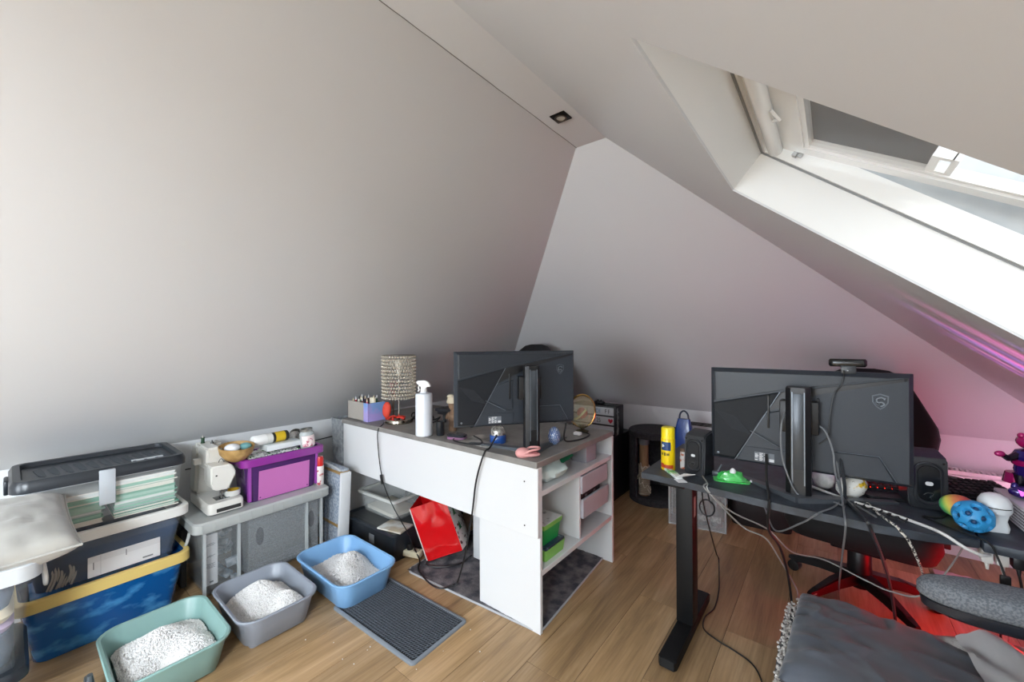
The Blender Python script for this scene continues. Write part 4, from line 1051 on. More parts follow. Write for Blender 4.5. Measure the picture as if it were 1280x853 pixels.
# black tube next to the bottle, speaker bar behind
o = tag(obj('black_cup', G().lathe([(0, 0), (.020, 0), (.022, .004), (.022, .075), (.019, .075), (.018, .01), (0, .008)], n=24, cap=False), mat('cup_black', '1f2226', .3)), 'short black cup behind the spray bottle', 'cup'); o.location = (-1.675, 1.47, DH)
o = tag(obj('black_bar', G().rr([(.16, .035, .02, .055), (.16, .035, .02, .075)], True, True).cyl((-.12, 0, 0), (-.12, 0, .056), .01).cyl((.12, 0, 0), (.12, 0, .056), .01), mat('stand_black', '191b1f', .4)), 'low black riser stand behind the figurine', 'stand'); o.location = (-1.80, 1.72, DH)
g = G().box(-.15, .15, -.055, .055, 0, .018, .004)
kb = tag(obj('small_keyboard', g, mat('kb_black', '202227', .5)), 'dark keyboard lying on the low black riser', 'keyboard'); kb.location = (-1.80, 1.72, DH + .0755)
# glasses case, snow dome, egg, slipper, mouse pad
o = thing('trinket_case', 'flat dark case with pink edge near the monitor', 'case', (-1.545, 1.47, DH), .3)
obj('lower', G().rr([(.05, .028, .02, 0), (.052, .03, .02, .012)], True, True), mat('case_pink', '9c6f8f', .3), o)
obj('upper', G().rr([(.05, .028, .02, .012), (.052, .03, .02, .022), (.03, .015, .012, .030)], True, True), mat('case_dark', '2d3038', .25, coat=.4), o)
dm = thing('snow_dome', 'glitter dome on a blue base in front of the monitor', 'dome', (-1.325, 1.545, DH))
obj('base', G().lathe([(0, 0), (.040, 0), (.042, .004), (.042, .036), (.039, .040), (0, .040)], n=30, cap=False), mat('dome_blue', '1f4c94', .2, coat=.5), dm)
obj('dome', G().lathe([(.039, .040), (.038, .058), (.030, .076), (.016, .087), (0, .090)], n=30, cap=False), mat('dome_glitter', 'b9b6ae', .2, metal=.5, color2='6e6a66', cscale=60, bump=.8, bscale=80), dm)
eg = thing('woven_egg', 'blue egg with white zigzag pattern beside the monitor stand', 'egg', (-1.075, 1.680, DH))
def egg_mat():
    m = mat('egg_zigzag', '1e4a86', .3, coat=.4); nt = m.node_tree; b = nt.nodes['Principled BSDF']; tc = nt.nodes.new('ShaderNodeTexCoord'); w = nt.nodes.new('ShaderNodeTexBrick')
    w.inputs['Color1'].default_value = lin('1e4a86'); w.inputs['Color2'].default_value = lin('27579a'); w.inputs['Mortar'].default_value = lin('c8ccd2'); w.inputs['Scale'].default_value = 40; w.inputs['Mortar Size'].default_value = .03
    mp = nt.nodes.new('ShaderNodeMapping'); mp.inputs['Rotation'].default_value = (.7, .3, .78); nt.links.new(tc.outputs['Object'], mp.inputs[0]); nt.links.new(mp.outputs[0], w.inputs[0]); nt.links.new(w.outputs[0], b.inputs['Base Color']); return m
obj('egg_shell', G().lathe([(0, .0), (.012, .001), (.026, .015), (.031, .035), (.029, .055), (.020, .078), (.008, .088), (0, .089)], n=28, cap=False), egg_mat(), eg)
sl = thing('slipper', 'tiny pink clog on the corner of the white desk', 'slipper', (-1.055, 1.432, DH), 3.75)
M_pink = mat('clog_pink', 'd99a98', .55)
obj('sole', G().sph((0, 0, .011), (.056, .028, .011), 24, 12), M_pink, sl)
obj('upper', G().sph((.022, 0, .016), (.034, .0275, .024), 24, 14), M_pink, sl)
obj('footbed', G().sph((-.016, 0, .019), (.032, .020, .006), 20, 10), mat('clog_dark', 'a05f62', .6), sl)
obj('strap', G().tube(smooth_path([(.012, .027, .022), (-.012, .030, .034), (-.044, .018, .038), (-.052, 0, .038), (-.044, -.018, .038), (-.012, -.030, .034), (.012, -.027, .022)], 4), .005, 8), M_pink, sl)
o = tag(obj('mouse_pad', G().rr([(.11, .09, .03, 0), (.11, .09, .03, .003)], True, True), mat('pad_grey', '6a6763', .6, color2='b5b2ac', cscale=9)), 'grey patterned mouse mat under the monitor foot', 'mouse mat'); o.location = (-1.40, 1.52, DH)
# glass and gold ornament with a red heart at the desk's far end
gm = thing('glass_ornament', 'gold-rimmed glass globe with red centre at the back of the white desk', 'ornament', (-1.105, 2.02, DH))
obj('globe', G().lathe([(.03, .03), (.055, .05), (.068, .085), (.070, .12), (.062, .16), (.045, .185), (.02, .198), (0, .2)], n=28, cap=False), mat('globe_glass', 'c9c3a0', .06, alpha=.35, spec=.8), gm)
g = G().tube([(.072 * cos(a), 0, .115 + .092 * sin(a)) for a in [k * 2 * pi / 36 for k in range(37)]], .005, 8)
obj('gold_ring', g.xf(Matrix.Rotation(.65, 4, 'Z')), mat('gold', 'c8a45e', .2, metal=1), gm)
obj('stand', G().lathe([(0, 0), (.035, 0), (.036, .006), (.012, .014), (.012, .03), (.03, .034)], n=24, cap=False), mat('stand_olive', '4c4a33', .4, metal=.4), gm)
obj('centre', G().sph((0, 0, .105), (.03, .03, .032)), mat('centre_red', 'a3252e', .35), gm)
obj('inner_petal', G().tube(smooth_path([(-.035, -.03, .07), (0, -.045, .085), (.04, -.03, .13)], 5), .006, 8), mat('petal_gold', 'd6c79a', .3, metal=.6), gm)
o = tag(obj('white_charger', G().box(-.02, .02, -.014, .014, 0, .016, .004), M_paper), 'small white charger block beside the glass globe', 'charger'); o.location = (-1.085, 1.93, DH)

# ---------------------------------------------------------------- behind the white desk: chest, light box, chair
ch = thing('black_cabinet', 'low black cabinet under the letter light box', 'cabinet', (-1.545, 3.06, 0))
obj('body', G().box(-.22, .215, -.16, .22, 0, .50, .006), mat('cabinet_black', '121316', .5), ch)
obj('door', G().box(-.21, .205, -.170, -.16, .02, .48, .003), mat('cabinet_front', '191a1e', .45), ch)
lb = thing('light_box', 'black letter light box reading a name and date on the black cabinet', 'light box', (-1.515, 2.99, .50), .0)
lw, lh, ld = .19, .235, .12
obj('case', G().box(-lw, lw, -ld * .35, ld, 0, lh, .004), mat('box_frame_black', '17191d', .45), lb)
g = G(); rows = []
for k in range(3):
    z1_ = lh - .014 - k * .073; rows.append(z1_)
    g.box(-lw + .012, lw - .012, -ld * .35 - .002, -ld * .35 + .001, z1_ - .060, z1_)
obj('letter_panel', g, mat('panel_white', 'c4c6ca', .4), lb, smooth=False)
yy = -ld * .35 - .0026
M_let = mat('letter_black', '1d1d20', .5)
text('letters', 'MRS', .048, M_let, lb, (-.075, yy, rows[0] - .032), sx=.75)
text('letters_blue', 'DI', .048, mat('letter_blue', '5e87a8', .5), lb, (.045, yy, rows[0] - .032), sx=.9)
text('letters', 'F F', .048, M_let, lb, (.125, yy, rows[0] - .032), sx=.75)
text('numbers_red', '26', .048, mat('letter_red', '9c2f44', .5), lb, (-.115, yy, rows[1] - .032), sx=.8)
text('numbers', '09 25', .048, M_let, lb, (.025, yy, rows[1] - .032), sx=.8)
g = G().prism([(0, -.020), (.020, .002), (.018, .014), (.009, .018), (0, .010), (-.009, .018), (-.018, .014), (-.020, .002)], yy - .0008, yy, 'y'); g.xf(Matrix.Translation((.152, 0, rows[1] - .030)))
obj('heart', g, mat('heart_red', 'b01d33', .4), lb)
g = G(); R = random.Random(3)
for i in range(16): g.tube(smooth_path([(lw + .0012, -.02 + R.uniform(0, .02), .01 + i * .013), (lw + .0012, .0 + R.uniform(0, .03), .016 + i * .013), (lw + .0012, -.02 + R.uniform(0, .02), .022 + i * .013)], 3), .0014, 4)
obj('side_script', g, mat('script_white', 'b8bab8', .6), lb)
for nm, lab, lx in (('game_controller', 'black controller lying on the light box', -1.49),):
    o = thing(nm, lab, 'controller', (lx, 3.02, .50 + lh))
    obj('shell', G().sph((0, 0, .014), (.045, .03, .013)).sph((-.035, -.02, .012), (.018, .03, .012)).sph((.035, -.02, .012), (.018, .03, .012)), M_dark, o)
    obj('stick', G().cyl((-.015, 0, .02), (-.015, 0, .034), .006).cyl((.015, -.008, .02), (.015, -.008, .034), .006), M_dark, o)

def office_chair(label, loc, rz, backw, backh, seatz, accent, grp=None, round_back=True, backy=.26):
    t = thing('gaming_chair', label, 'chair', loc, rz, grp)
    mk = mat('chair_fabric_black', '0c0c0f', .8); mp = mat('chair_plastic_black', '0f1013', .4); ma = mat('chair_accent', accent, .5)
    arm0 = None
    for k in range(5):
        a = rad(22 + 72 * k)
        if arm0 is None:
            g = G().loops([[(.02, -.03, .085), (.02, .03, .085), (.02, .026, .135), (.02, -.026, .135)], [(.16, -.024, .075), (.16, .024, .075), (.16, .020, .115), (.16, -.020, .115)], [(.275, -.018, .055), (.275, .018, .055), (.275, .013, .080), (.275, -.013, .080)], [(.305, -.014, .058), (.305, .014, .058), (.305, .008, .072), (.305, -.008, .072)]])
            arm0 = obj('base_arm', g, mp, t)
            obj('accent_pad', G().loops([[(.15, -.013, .1195), (.15, .013, .1195), (.265, .010, .0845), (.265, -.010, .0845)], [(.15, -.013, .1215), (.15, .013, .1215), (.265, .010, .0865), (.265, -.010, .0865)]]), ma, arm0, smooth=False)
            cs = G().lathe([(.018, -.022), (.027, -.020), (.028, -.004), (.028, .004), (.027, .020), (.018, .022)], (.28, 0, .028), 20, True, 'y').cyl((.28, 0, .04), (.28, 0, .065), .008)
            obj('caster', cs, mp, arm0)
            o = arm0
        else: o = copy_tree(arm0, t)
        o.rotation_euler[2] = a
    obj('gas_column', G().lathe([(.045, .06), (.048, .14), (.046, .16), (.046, seatz - .12), (.03, seatz - .10), (.03, seatz - .06)], n=20), mp, t)
    obj('mechanism', G().box(-.10, .10, -.13, .10, seatz - .14, seatz - .09, .01), mp, t)
    obj('seat', G().rr([(.15, .17, .08, seatz - .11), (.255, .255, .09, seatz - .075), (.275, .27, .09, seatz - .02), (.27, .265, .09, seatz + .03), (.235, .235, .08, seatz + .055), (.12, .12, .05, seatz + .05)], True, True), mk, t, angle=60)
    # winged back, leaning
    hw_, hb = backw, backh
    out = [(.42, 0), (.60, .08), (.82, .22), (.95, .38), (1.0, .50), (.97, .58), (.86, .68), (.76, .77), (.68, .84), (.60, .90), (.5, .95), (.36, .985), (.15, 1.0)] if round_back else [(.7, 0), (.92, .15), (1.0, .4), (.96, .7), (.72, .9), (.40, .985), (.2, 1.0)]
    P = [(hw_ * u, hb * v) for u, v in out] + [(-hw_ * u, hb * v) for u, v in out[::-1]]
    g = G(); T_ = .045
    def lay(k, y): 
        cx_, cz_ = 0, hb * .5
        return [(cx_ + (x - cx_) * k, y + .10 * (abs(x) / hw_) ** 2 * -.5, cz_ + (z - cz_) * (k * .5 + .5)) for x, z in P]
    g.loops([lay(.86, -T_), lay(.97, -T_ * .7), lay(1.0, 0), lay(.97, T_ * .7), lay(.86, T_)])
    g.xf(Matrix.Translation((0, backy, seatz + .02)) @ Matrix.Rotation(-.13, 4, 'X'))
    obj('backrest', g, mk, t, angle=60)
    obj('back_bracket', G().box(-.06, .06, .10, backy + .03, seatz - .12, seatz - .09, .006).box(-.06, .06, backy + .005, backy + .05, seatz - .12, seatz + .12, .01), mp, t)
    for s in (-1, 1):
        ar = obj('armrest', G().rr([(.042, .12, .03, seatz + .205), (.045, .125, .03, seatz + .215), (.043, .122, .03, seatz + .232)], True, True, 5, c=(s * .30, .0)), mp, t)
        obj('arm_post', G().box(s * .30 - .02, s * .30 + .02, -.03, .03, seatz - .03, seatz + .206, .006).box(min(s * .30, s * .1), max(s * .30, s * .1), -.03, .03, seatz - .055, seatz - .03, .004), mp, ar)
    return t
office_chair('black office chair pushed in behind the white desk', (-1.90, 2.42, 0), .0, .24, .75, .46, '2b2c30', None, False, .20)
# ---------------------------------------------------------------- black standing desk
TZ = .72
M_dtop = mat('black_desktop', '2b3038', .48, color2='39414b', cscale=18, cdetail=6, bump=.1, bscale=120)
M_dmet = mat('black_metal', '0c0d0f', .5, spec=.3)
sd = thing('standing_desk', 'black height-adjustable desk with T-shaped feet', 'desk', (.19, 1.88, 0))
ox2, oy2 = .19, 1.88
fr_ = [(-.605, 1.592), (-.45, 1.588), (-.3, 1.574), (-.1, 1.552), (.1, 1.552), (.2, 1.566), (.305, 1.602)]
P = [(x - ox2, y - oy2) for x, y in fr_] + [(.305 - ox2, 2.17 - oy2), (-.605 - ox2, 2.17 - oy2)]
g = G().prism(P, TZ - .024, TZ, 'z'); bmesh.ops.bevel(g.bm, geom=g.bm.edges[:], offset=.0025, segments=2, affect='EDGES')
obj('desktop', g, M_dtop, sd)
obj('side_desktop', G().box(.308 - ox2, .975 - ox2, 1.588 - oy2, 2.17 - oy2, TZ - .026, TZ - .001, .0025), M_dtop, sd)
obj('crossbeam', G().box(-.44 - ox2, .84 - ox2, 1.81 - oy2, 1.86 - oy2, TZ - .066, TZ - .026, .003), M_dmet, sd)
for x in (-.494, .84):
    col = obj('leg_column', G().box(x - .035 - ox2, x + .033 - ox2, 1.79 - oy2, 1.87 - oy2, .045, TZ - .024, .004), M_dmet, sd)
    if x < 0: obj('caution_label', G().box(x + .0332 - ox2, x + .0340 - ox2, 1.81 - oy2, 1.835 - oy2, .50, .585), mat('label_pale', 'b9bcbd', .5), col)
    ft = obj('foot', G().loops([[(x + u - ox2, y - oy2, .010) for u, y in ((-.034, 1.56), (-.026, 1.548), (.026, 1.548), (.034, 1.56), (.034, 2.08), (.026, 2.092), (-.026, 2.092), (-.034, 2.08))], [(x + u - ox2, y - oy2, .040) for u, y in ((-.034, 1.56), (-.026, 1.552), (.026, 1.552), (.034, 1.56), (.034, 2.08), (.026, 2.088), (-.026, 2.088), (-.034, 2.08))], [(x + u * .9 - ox2, y - oy2, .047) for u, y in ((-.034, 1.572), (-.026, 1.566), (.026, 1.566), (.034, 1.572), (.034, 2.07), (.026, 2.076), (-.026, 2.076), (-.034, 2.07))]]), M_dmet, sd)
    obj('levelling_pad', G().cyl((x - ox2, 1.60 - oy2, 0), (x - ox2, 1.60 - oy2, .012), .014).cyl((x - ox2, 2.04 - oy2, 0), (x - ox2, 2.04 - oy2, .012), .014), M_dmet, ft)
    obj('top_bracket', G().box(x - .045 - ox2, x + .045 - ox2, 1.62 - oy2, 2.10 - oy2, TZ - .044, TZ - .0245, .003), M_dmet, sd)

monitor('black monitor with V-shaped foot and webcam on the black standing desk', (-.090, 1.665, TZ), .0, .572, .352, .0, .072, .372, ((-.19, .11), (.25, .13)), M_scr)
wc = thing('webcam', 'black webcam clipped on top of the monitor', 'webcam', (.040, 1.755, TZ + .425))
obj('bar', G().rr([(.046, .012, .010, .016), (.050, .016, .014, .022), (.050, .016, .014, .036), (.046, .012, .010, .042)], True, True), mat('webcam_black', '0d0e10', .25), wc)
obj('clip', G().box(-.018, .022, -.018, .010, -.010, .020, .003), mat('webcam_grey', '26282c', .4), wc)
obj('status_dot', G().lathe([(.002, 0), (.0015, -.001)], (.0, -.0182, .004), 8, True, 'y'), mat('dot_white', 'd0d0d0', .4), wc)

# speakers
def speaker(label, loc, rz, w, d, h):
    t = thing('speaker', label, 'speaker', loc, rz)
    m = mat('speaker_black', '23262b', .4); mm = mat('speaker_gloss', '14161a', .2)
    g = G().loops([[(-w * .42, -d * .5, 0), (w * .42, -d * .5, 0), (w * .46, d * .5, 0), (-w * .46, d * .5, 0)], [(-w * .5, -d * .5, h * .10), (w * .5, -d * .5, h * .10), (w * .5, d * .5, h * .05), (-w * .5, d * .5, h * .05)], [(-w * .5, -d * .42, h * .86), (w * .5, -d * .42, h * .86), (w * .5, d * .5, h * .97), (-w * .5, d * .5, h * .97)], [(-w * .46, -d * .30, h * .93), (w * .46, -d * .30, h * .93), (w * .46, d * .46, h), (-w * .46, d * .46, h)]])
    bmesh.ops.bevel(g.bm, geom=g.bm.edges[:], offset=.004, segments=2, affect='EDGES')
    obj('cabinet', g, m, t)
    R90 = Matrix.Rotation(pi / 2, 4, 'X')
    tilt = Matrix.Translation((0, -d * .475, h * .46)) @ Matrix.Rotation(-.04, 4, 'X') @ R90
    g = G().rr([(w * .36, h * .37, w * .3, 0.0), (w * .36, h * .37, w * .3, .006), (w * .33, h * .35, w * .28, .008), (w * .31, h * .335, w * .27, .005)], True, True, 8); g.xf(tilt)
    obj('surround', g, m, t)
    g = G().rr([(w * .28, h * .31, w * .25, .005), (w * .27, h * .30, w * .24, .0075)], True, True, 8); g.xf(tilt)
    gr_ = obj('grille', g, mm, t)
    g = G().rr([(w * .10, w * .062, w * .06, .0076), (w * .10, w * .062, w * .06, .0086)], True, True, 6); g.xf(tilt)
    obj('badge', g, mat('badge_white', 'd2d4d6', .3), gr_)
    g = G().tube(smooth_path([(-w * .14, -h * .20, .0078), (-w * .04, -h * .16, .0078), (w * .10, -h * .17, .0078), (w * .02, -h * .23, .0078)], 4), .001, 5); g.xf(tilt)
    obj('mark', g, mat('mark_dark', '33363b', .3), gr_)
    g = G()
    for sx in (-1, 1): g.lathe([(.003, 0), (.003, .001), (0, .0015)], (sx * w * .38, h * .36, .002), 8)
    g.xf(tilt); obj('screw', g, mm, t)
    return t
speaker('black desktop speaker beside the yellow spray can', (-.418, 1.722, TZ), -.22, .082, .085, .172)
speaker('black desktop speaker with white badge beside the rainbow ball', (.226, 1.832, TZ), .18, .094, .085, .178)

# yellow can
yc = thing('spray_can', 'bright yellow spray can with blue label on the black desk', 'spray can', (-.532, 1.700, TZ))
obj('can_body', G().lathe([(0, 0), (.026, 0), (.0275, .003), (.0275, .125), (.026, .129), (0, .129)], n=30, cap=False), mat('can_yellow', 'e8c70f', .3), yc)
obj('cap', G().lathe([(.0262, .127), (.0262, .168), (.023, .174), (0, .175)], n=30, cap=False), mat('cap_yellow', 'f0d91a', .3), yc)
def wrap(g, r, a0, a1, z0, z1, n=12):
    A = [a0 + (a1 - a0) * i / n for i in range(n + 1)]
    g.loops([[(r * cos(a), r * sin(a), z0) for a in A], [(r * cos(a), r * sin(a), z1) for a in A]], False, False, closed=False); return g
obj('blue_label', wrap(G(), .0280, -2.4, -.9, .082, .116), mat('label_blue', '1d3e74', .4), yc)
obj('label_mark', wrap(wrap(G(), .0283, -2.2, -1.95, .094, .106, 4), .0283, -1.95, -1.8, .098, .102, 4), mat('label_white', 'dfe2e4', .4), yc)
obj('caption', wrap(wrap(wrap(G(), .0281, -2.3, -2.0, .062, .072, 4), .0281, -1.9, -1.6, .060, .073, 4), .0281, -1.5, -1.1, .062, .071, 4), mat('caption_olive', '6e5f1c', .5), yc)
obj('red_band', wrap(wrap(G(), .0281, -2.6, -.5, .010, .024), .0281, -2.5, -1.9, .024, .028, 4), mat('band_red', 'b4401f', .4), yc)
lt = thing('lighter', 'small clear lighter with orange and brown print behind the spray can', 'lighter', (-.486, 1.745, TZ))
obj('tube', G().rr([(.011, .007, .006, 0), (.012, .0075, .006, .045), (.011, .007, .006, .070)], True, True), mat('lighter_print', 'c7c4c0', .3, color2='b0562a', cscale=60, mixlo=.5, mixhi=.6), lt)
obj('cap', G().rr([(.0112, .0072, .006, .070), (.0112, .0072, .006, .082)], True, True), mat('lighter_cap', '54361f', .4), lt)
# opened leaflet and packet
pkx = thing('toothpaste_carton', 'green and white flattened carton lying by the speaker', 'carton', (-.487, 1.632, TZ), -.86)
obj('panel', G().box(-.075, .045, -.012, .012, 0, .010, .001), mat('carton_w', 'dfe3df', .5), pkx)
obj('green_print', G().box(-.03, .008, -.0124, .0124, .0015, .0106).box(-.070, -.035, -.0123, -.004, .002, .0104), mat('carton_green', '58b45c', .5, color2='e8efe8', cscale=40), pkx)
obj('flap', G().loops([[(.045, -.012, .010), (.045, .012, .010), (.10, .035, .035), (.085, -.002, .035)], [(.045, -.012, .011), (.045, .012, .011), (.10, .035, .0362), (.085, -.002, .0362)]]).box(.04, .08, -.02, .014, .0, .0015), M_paper, pkx, smooth=False)
# green clamshell
gc = thing('bubble_pack', 'small bright green plastic blister on the black desk', 'packet', (-.300, 1.705, TZ), .3)
obj('tray', G().rr([(.062, .030, .02, 0), (.062, .030, .02, .004)], True, True), mat('lime_pack', '46c25a', .25, coat=.5), gc)
def gcf(u, v):
    a = u * 2 * pi; b = v * pi / 2
    r = 1 + .18 * noise.noise((cos(a) * 2, sin(a) * 2, b * 3))
    return (.048 * r * cos(b) * cos(a), .024 * r * cos(b) * sin(a), .004 + .034 * r * sin(b))
obj('blister', G().grid(gcf, 22, 9), mat('lime_blister', '35b34c', .12, coat=.8, color2='5fcf70', cscale=22), gc)
obj('white_cap', G().sph((.004, -.008, .034), (.011, .009, .016)), M_paper, gc)
ad = tag(obj('adapter', G().box(-.02, .02, -.012, .012, 0, .018, .004).cyl((.0, 0, .018), (.012, .004, .045), .006, .003), mat('adapter_grey', '4c5157', .4)), 'small grey plug adapter between the speaker and green blister', 'adapter'); ad.location = (-.352, 1.735, TZ)
pn = thing('highlighter', 'slim white and lime pen lying under the monitor foot', 'pen', (-.185, 1.702, TZ + .005), -.42)
obj('barrel', G().cyl((-.06, 0, 0), (.02, 0, 0), .0045, n=10), M_paper, pn)
obj('cap', G().cyl((.02, 0, 0), (.065, 0, 0), .005, n=10), mat('pen_lime', '9db83a', .4), pn)

# painted eggs
EGG = [(0, .0), (.014, .0015), (.029, .014), (.036, .036), (.034, .058), (.022, .080), (.009, .089), (0, .090)]
o = tag(obj('painted_egg', G().lathe([(r * .95, z * .95) for r, z in EGG], n=28, cap=False), mat('egg_white', 'd9d8d4', .5, color2='c3c2be', cscale=50)), 'plain white scribbled egg beside the monitor stand', 'egg'); o.location = (-.025, 1.815, TZ + .001)
g = G().lathe([(r, z) for r, z in EGG], n=28, cap=False); g.xf(Matrix.Rotation(.9, 4, 'Y') @ Matrix.Translation((0, 0, -.045)))
def egg2():
    m = mat('egg_speckled', 'e2e0da', .45); nt = m.node_tree; b = nt.nodes['Principled BSDF']; tc = nt.nodes.new('ShaderNodeTexCoord')
    n = nt.nodes.new('ShaderNodeTexNoise'); n.inputs['Scale'].default_value = 28; n2 = nt.nodes.new('ShaderNodeTexNoise'); n2.inputs['Scale'].default_value = 120
    r = nt.nodes.new('ShaderNodeValToRGB'); r.color_ramp.elements[0].position = .60; r.color_ramp.elements[1].position = .63
    r.color_ramp.elements[0].color = lin('e2e0da'); r.color_ramp.elements[1].color = lin('d9b21c')
    r2 = nt.nodes.new('ShaderNodeValToRGB'); r2.color_ramp.elements[0].position = .64; r2.color_ramp.elements[1].position = .68; r2.color_ramp.elements[0].color = (1, 1, 1, 1); r2.color_ramp.elements[1].color = (.15, .1, .05, 1)
    mx = nt.nodes.new('ShaderNodeMix'); mx.data_type = 'RGBA'; mx.blend_type = 'MULTIPLY'; mx.inputs[0].default_value = 1
    for q in (n, n2): nt.links.new(tc.outputs['Object'], q.inputs[0])
    nt.links.new(n.outputs[0], r.inputs[0]); nt.links.new(n2.outputs[0], r2.inputs[0]); nt.links.new(r.outputs[0], mx.inputs[6]); nt.links.new(r2.outputs[0], mx.inputs[7]); nt.links.new(mx.outputs[2], b.inputs['Base Color']); return m
o = tag(obj('painted_egg', g, egg2()), 'white egg splashed with yellow lying beside the monitor stand', 'egg'); o.location = (.050, 1.775, TZ + .0355)

# keyboard with separate key caps
kbd = thing('keyboard', 'black keyboard with red glowing keys behind the monitor', 'keyboard', (.25, 1.985, TZ), .34)
M_kb = mat('kb_body', '17181c', .4); M_key = mat('kb_key', '0f1013', .5); M_kred = mat('kb_red', 'b01512', .45, emis='ff1a10', es=.9); M_glow = mat('kb_glow', '2a0a08', .6, emis='ff3018', es=6)
obj('case', G().loops([[(-.225, -.075, 0), (.225, -.075, 0), (.225, .075, 0), (-.225, .075, 0)], [(-.225, -.075, .018), (.225, -.075, .018), (.225, .075, .034), (-.225, .075, .034)]]), M_kb, kbd, smooth=False)
obj('wrist_rest', G().rr([(.215, .03, .02, 0), (.215, .03, .02, .012)], True, True, 5, c=(0, -.108)), M_kb, kbd)
obj('glow_strip', G().loops([[(-.215, -.065, .0187), (.03, -.065, .0187), (.03, .065, .0330), (-.215, .065, .0330)], [(-.215, -.065, .0192), (.03, -.065, .0192), (.03, .065, .0335), (-.215, .065, .0335)]]), M_glow, kbd, smooth=False)
km = {}
for r_ in range(6):
    for c_ in range(22):
        if (r_ == 0 and c_ == 1): continue
        red = (r_ == 0 and 4 <= c_ <= 7)
        x = -.210 + c_ * .0200; y = .060 - r_ * .0235
        if red not in km:
            k_ = G().loops([[(-.0088, -.0100, 0), (.0088, -.0100, 0), (.0088, .0100, 0), (-.0088, .0100, 0)], [(-.0066, -.0076, .009), (.0066, -.0076, .009), (.0066, .0076, .009), (-.0066, .0076, .009)]])
            o = obj('key_cap', k_, M_kred if red else M_key, kbd, smooth=False); km[red] = o.data
        else: o = bpy.data.objects.new('key_cap', km[red]); C.objects.link(o); o.parent = kbd
        o.location = (x, y, .026 + (y) * .107); o.rotation_euler[0] = .107

# balls
def rainbow():
    m = mat('rainbow', 'ffffff', .35); nt = m.node_tree; b = nt.nodes['Principled BSDF']; tc = nt.nodes.new('ShaderNodeTexCoord'); sp_ = nt.nodes.new('ShaderNodeSeparateXYZ'); mr = nt.nodes.new('ShaderNodeMapRange')
    mp = nt.nodes.new('ShaderNodeMapping'); mp.inputs['Rotation'].default_value = (0, .5, .4)
    nt.links.new(tc.outputs['Object'], mp.inputs[0]); nt.links.new(mp.outputs[0], sp_.inputs[0]); mr.inputs[1].default_value = -.04; mr.inputs[2].default_value = .04
    r = nt.nodes.new('ShaderNodeValToRGB'); e = r.color_ramp.elements; e[0].position = .0; e[0].color = lin('2a6fb0'); e[1].position = 1; e[1].color = lin('d8604a')
    for p_, c_ in ((.22, '2fa58c'), (.42, '6cc06a'), (.58, 'd8cf5a'), (.78, 'dd8d58')): x = e.new(p_); x.color = lin(c_)
    nt.links.new(sp_.outputs[0], mr.inputs[0]); nt.links.new(mr.outputs[0], r.inputs[0]); nt.links.new(r.outputs[0], b.inputs['Base Color']); return m
o = tag(obj('rainbow_ball', G().sph((0, 0, .033), (.040, .036, .033), 28, 18), rainbow()), 'smooth rainbow-coloured squeeze ball beside the speaker', 'ball'); o.location = (.292, 1.765, TZ)
hb = thing('dimpled_ball', 'bright blue bouncy ball with deep dimples at the desk edge', 'ball', (.303, 1.662, TZ + .042))
g = G(); bmesh.ops.create_icosphere(g.bm, subdivisions=5, radius=.042)
dirs = []
for i in range(26):
    z = 1 - 2 * (i + .5) / 26; a = i * 2.39996; r_ = (1 - z * z) ** .5; dirs.append(Vector((r_ * cos(a), r_ * sin(a), z)))
for v in g.bm.verts:
    n_ = v.co.normalized(); d = max(n_.dot(q) for q in dirs)
    ang_ = math.acos(min(1, d)); k = max(0, 1 - (ang_ / .24) ** 2)
    v.co = n_ * (.042 - .013 * min(1, k * 1.6))
obj('shell', g, mat('ball_blue', '2f8fc9', .4), hb)
g = G()
for q in dirs: g.ico(q * .0290, .0078, 2)
obj('dimple_core', g, mat('ball_navy', '1a3f66', .35), hb)
# plain white figurine (stand-in, no likeness)
wf = thing('white_figurine', 'plain white rounded figurine beside the dimpled blue ball', 'figurine', (.352, 1.712, TZ), .3)
M_wf = mat('fig_white', 'dfe3e6', .35)
obj('base', G().rr([(.023, .020, .010, 0), (.025, .022, .012, .012), (.021, .018, .010, .03), (.025, .021, .012, .05)], True, True), M_wf, wf)
obj('dome', G().lathe([(.016, .048), (.031, .052), (.034, .062), (.032, .080), (.025, .094), (.012, .101), (0, .103)], n=28), M_wf, wf)
obj('line', G().tube([(.0340 * cos(a), .0340 * sin(a), .068) for a in [-2.6 + k * .08 for k in range(21)]], .0012, 5), M_dark, wf)

# white console with perforated side, toy on top
cs_ = thing('game_console', 'white box-shaped console with perforated side at the desk end', 'console', (.478, 1.80, TZ), .06)
M_con = mat('console_white', 'd9d8dc', .35)
obj('case', G().box(-.0755, .0755, -.135, .135, .004, .066, .003), M_con, cs_)
obj('vent_disc', G().lathe([(.060, .0662), (.060, .0668), (.056, .0668), (0, .0668)], (.0, -.04, 0), 36, False), mat('vent_black', '161518', .5), cs_)
g = G()
for i in range(30):
    for j in range(6): g.box(-.0768, -.0754, -.125 + i * .0085, -.1215 + i * .0085, .012 + j * .0088, .0155 + j * .0088)
obj('perforation', g, mat('perf_dark', '6e6a70', .7), cs_, smooth=False, kind='stuff')
obj('pad', G().box(-.06, .06, -.12, .12, 0, .004), M_dark, cs_)
ty = thing('toy_figure', 'glossy magenta and violet toy figure standing on the white console', 'toy', (.460, 1.892, TZ + .0661), .25)
M_mag = mat('toy_magenta', 'b01668', .14, metal=.35, coat=.8); M_vio = mat('toy_violet', '2c1c6e', .16, metal=.3, coat=.8); M_blk = mat('toy_black', '17121e', .25)
obj('torso', G().lathe([(0, .055), (.030, .056), (.034, .075), (.030, .10), (.038, .115), (.030, .132), (.012, .138), (0, .139)], n=24, cap=False), M_vio, ty)
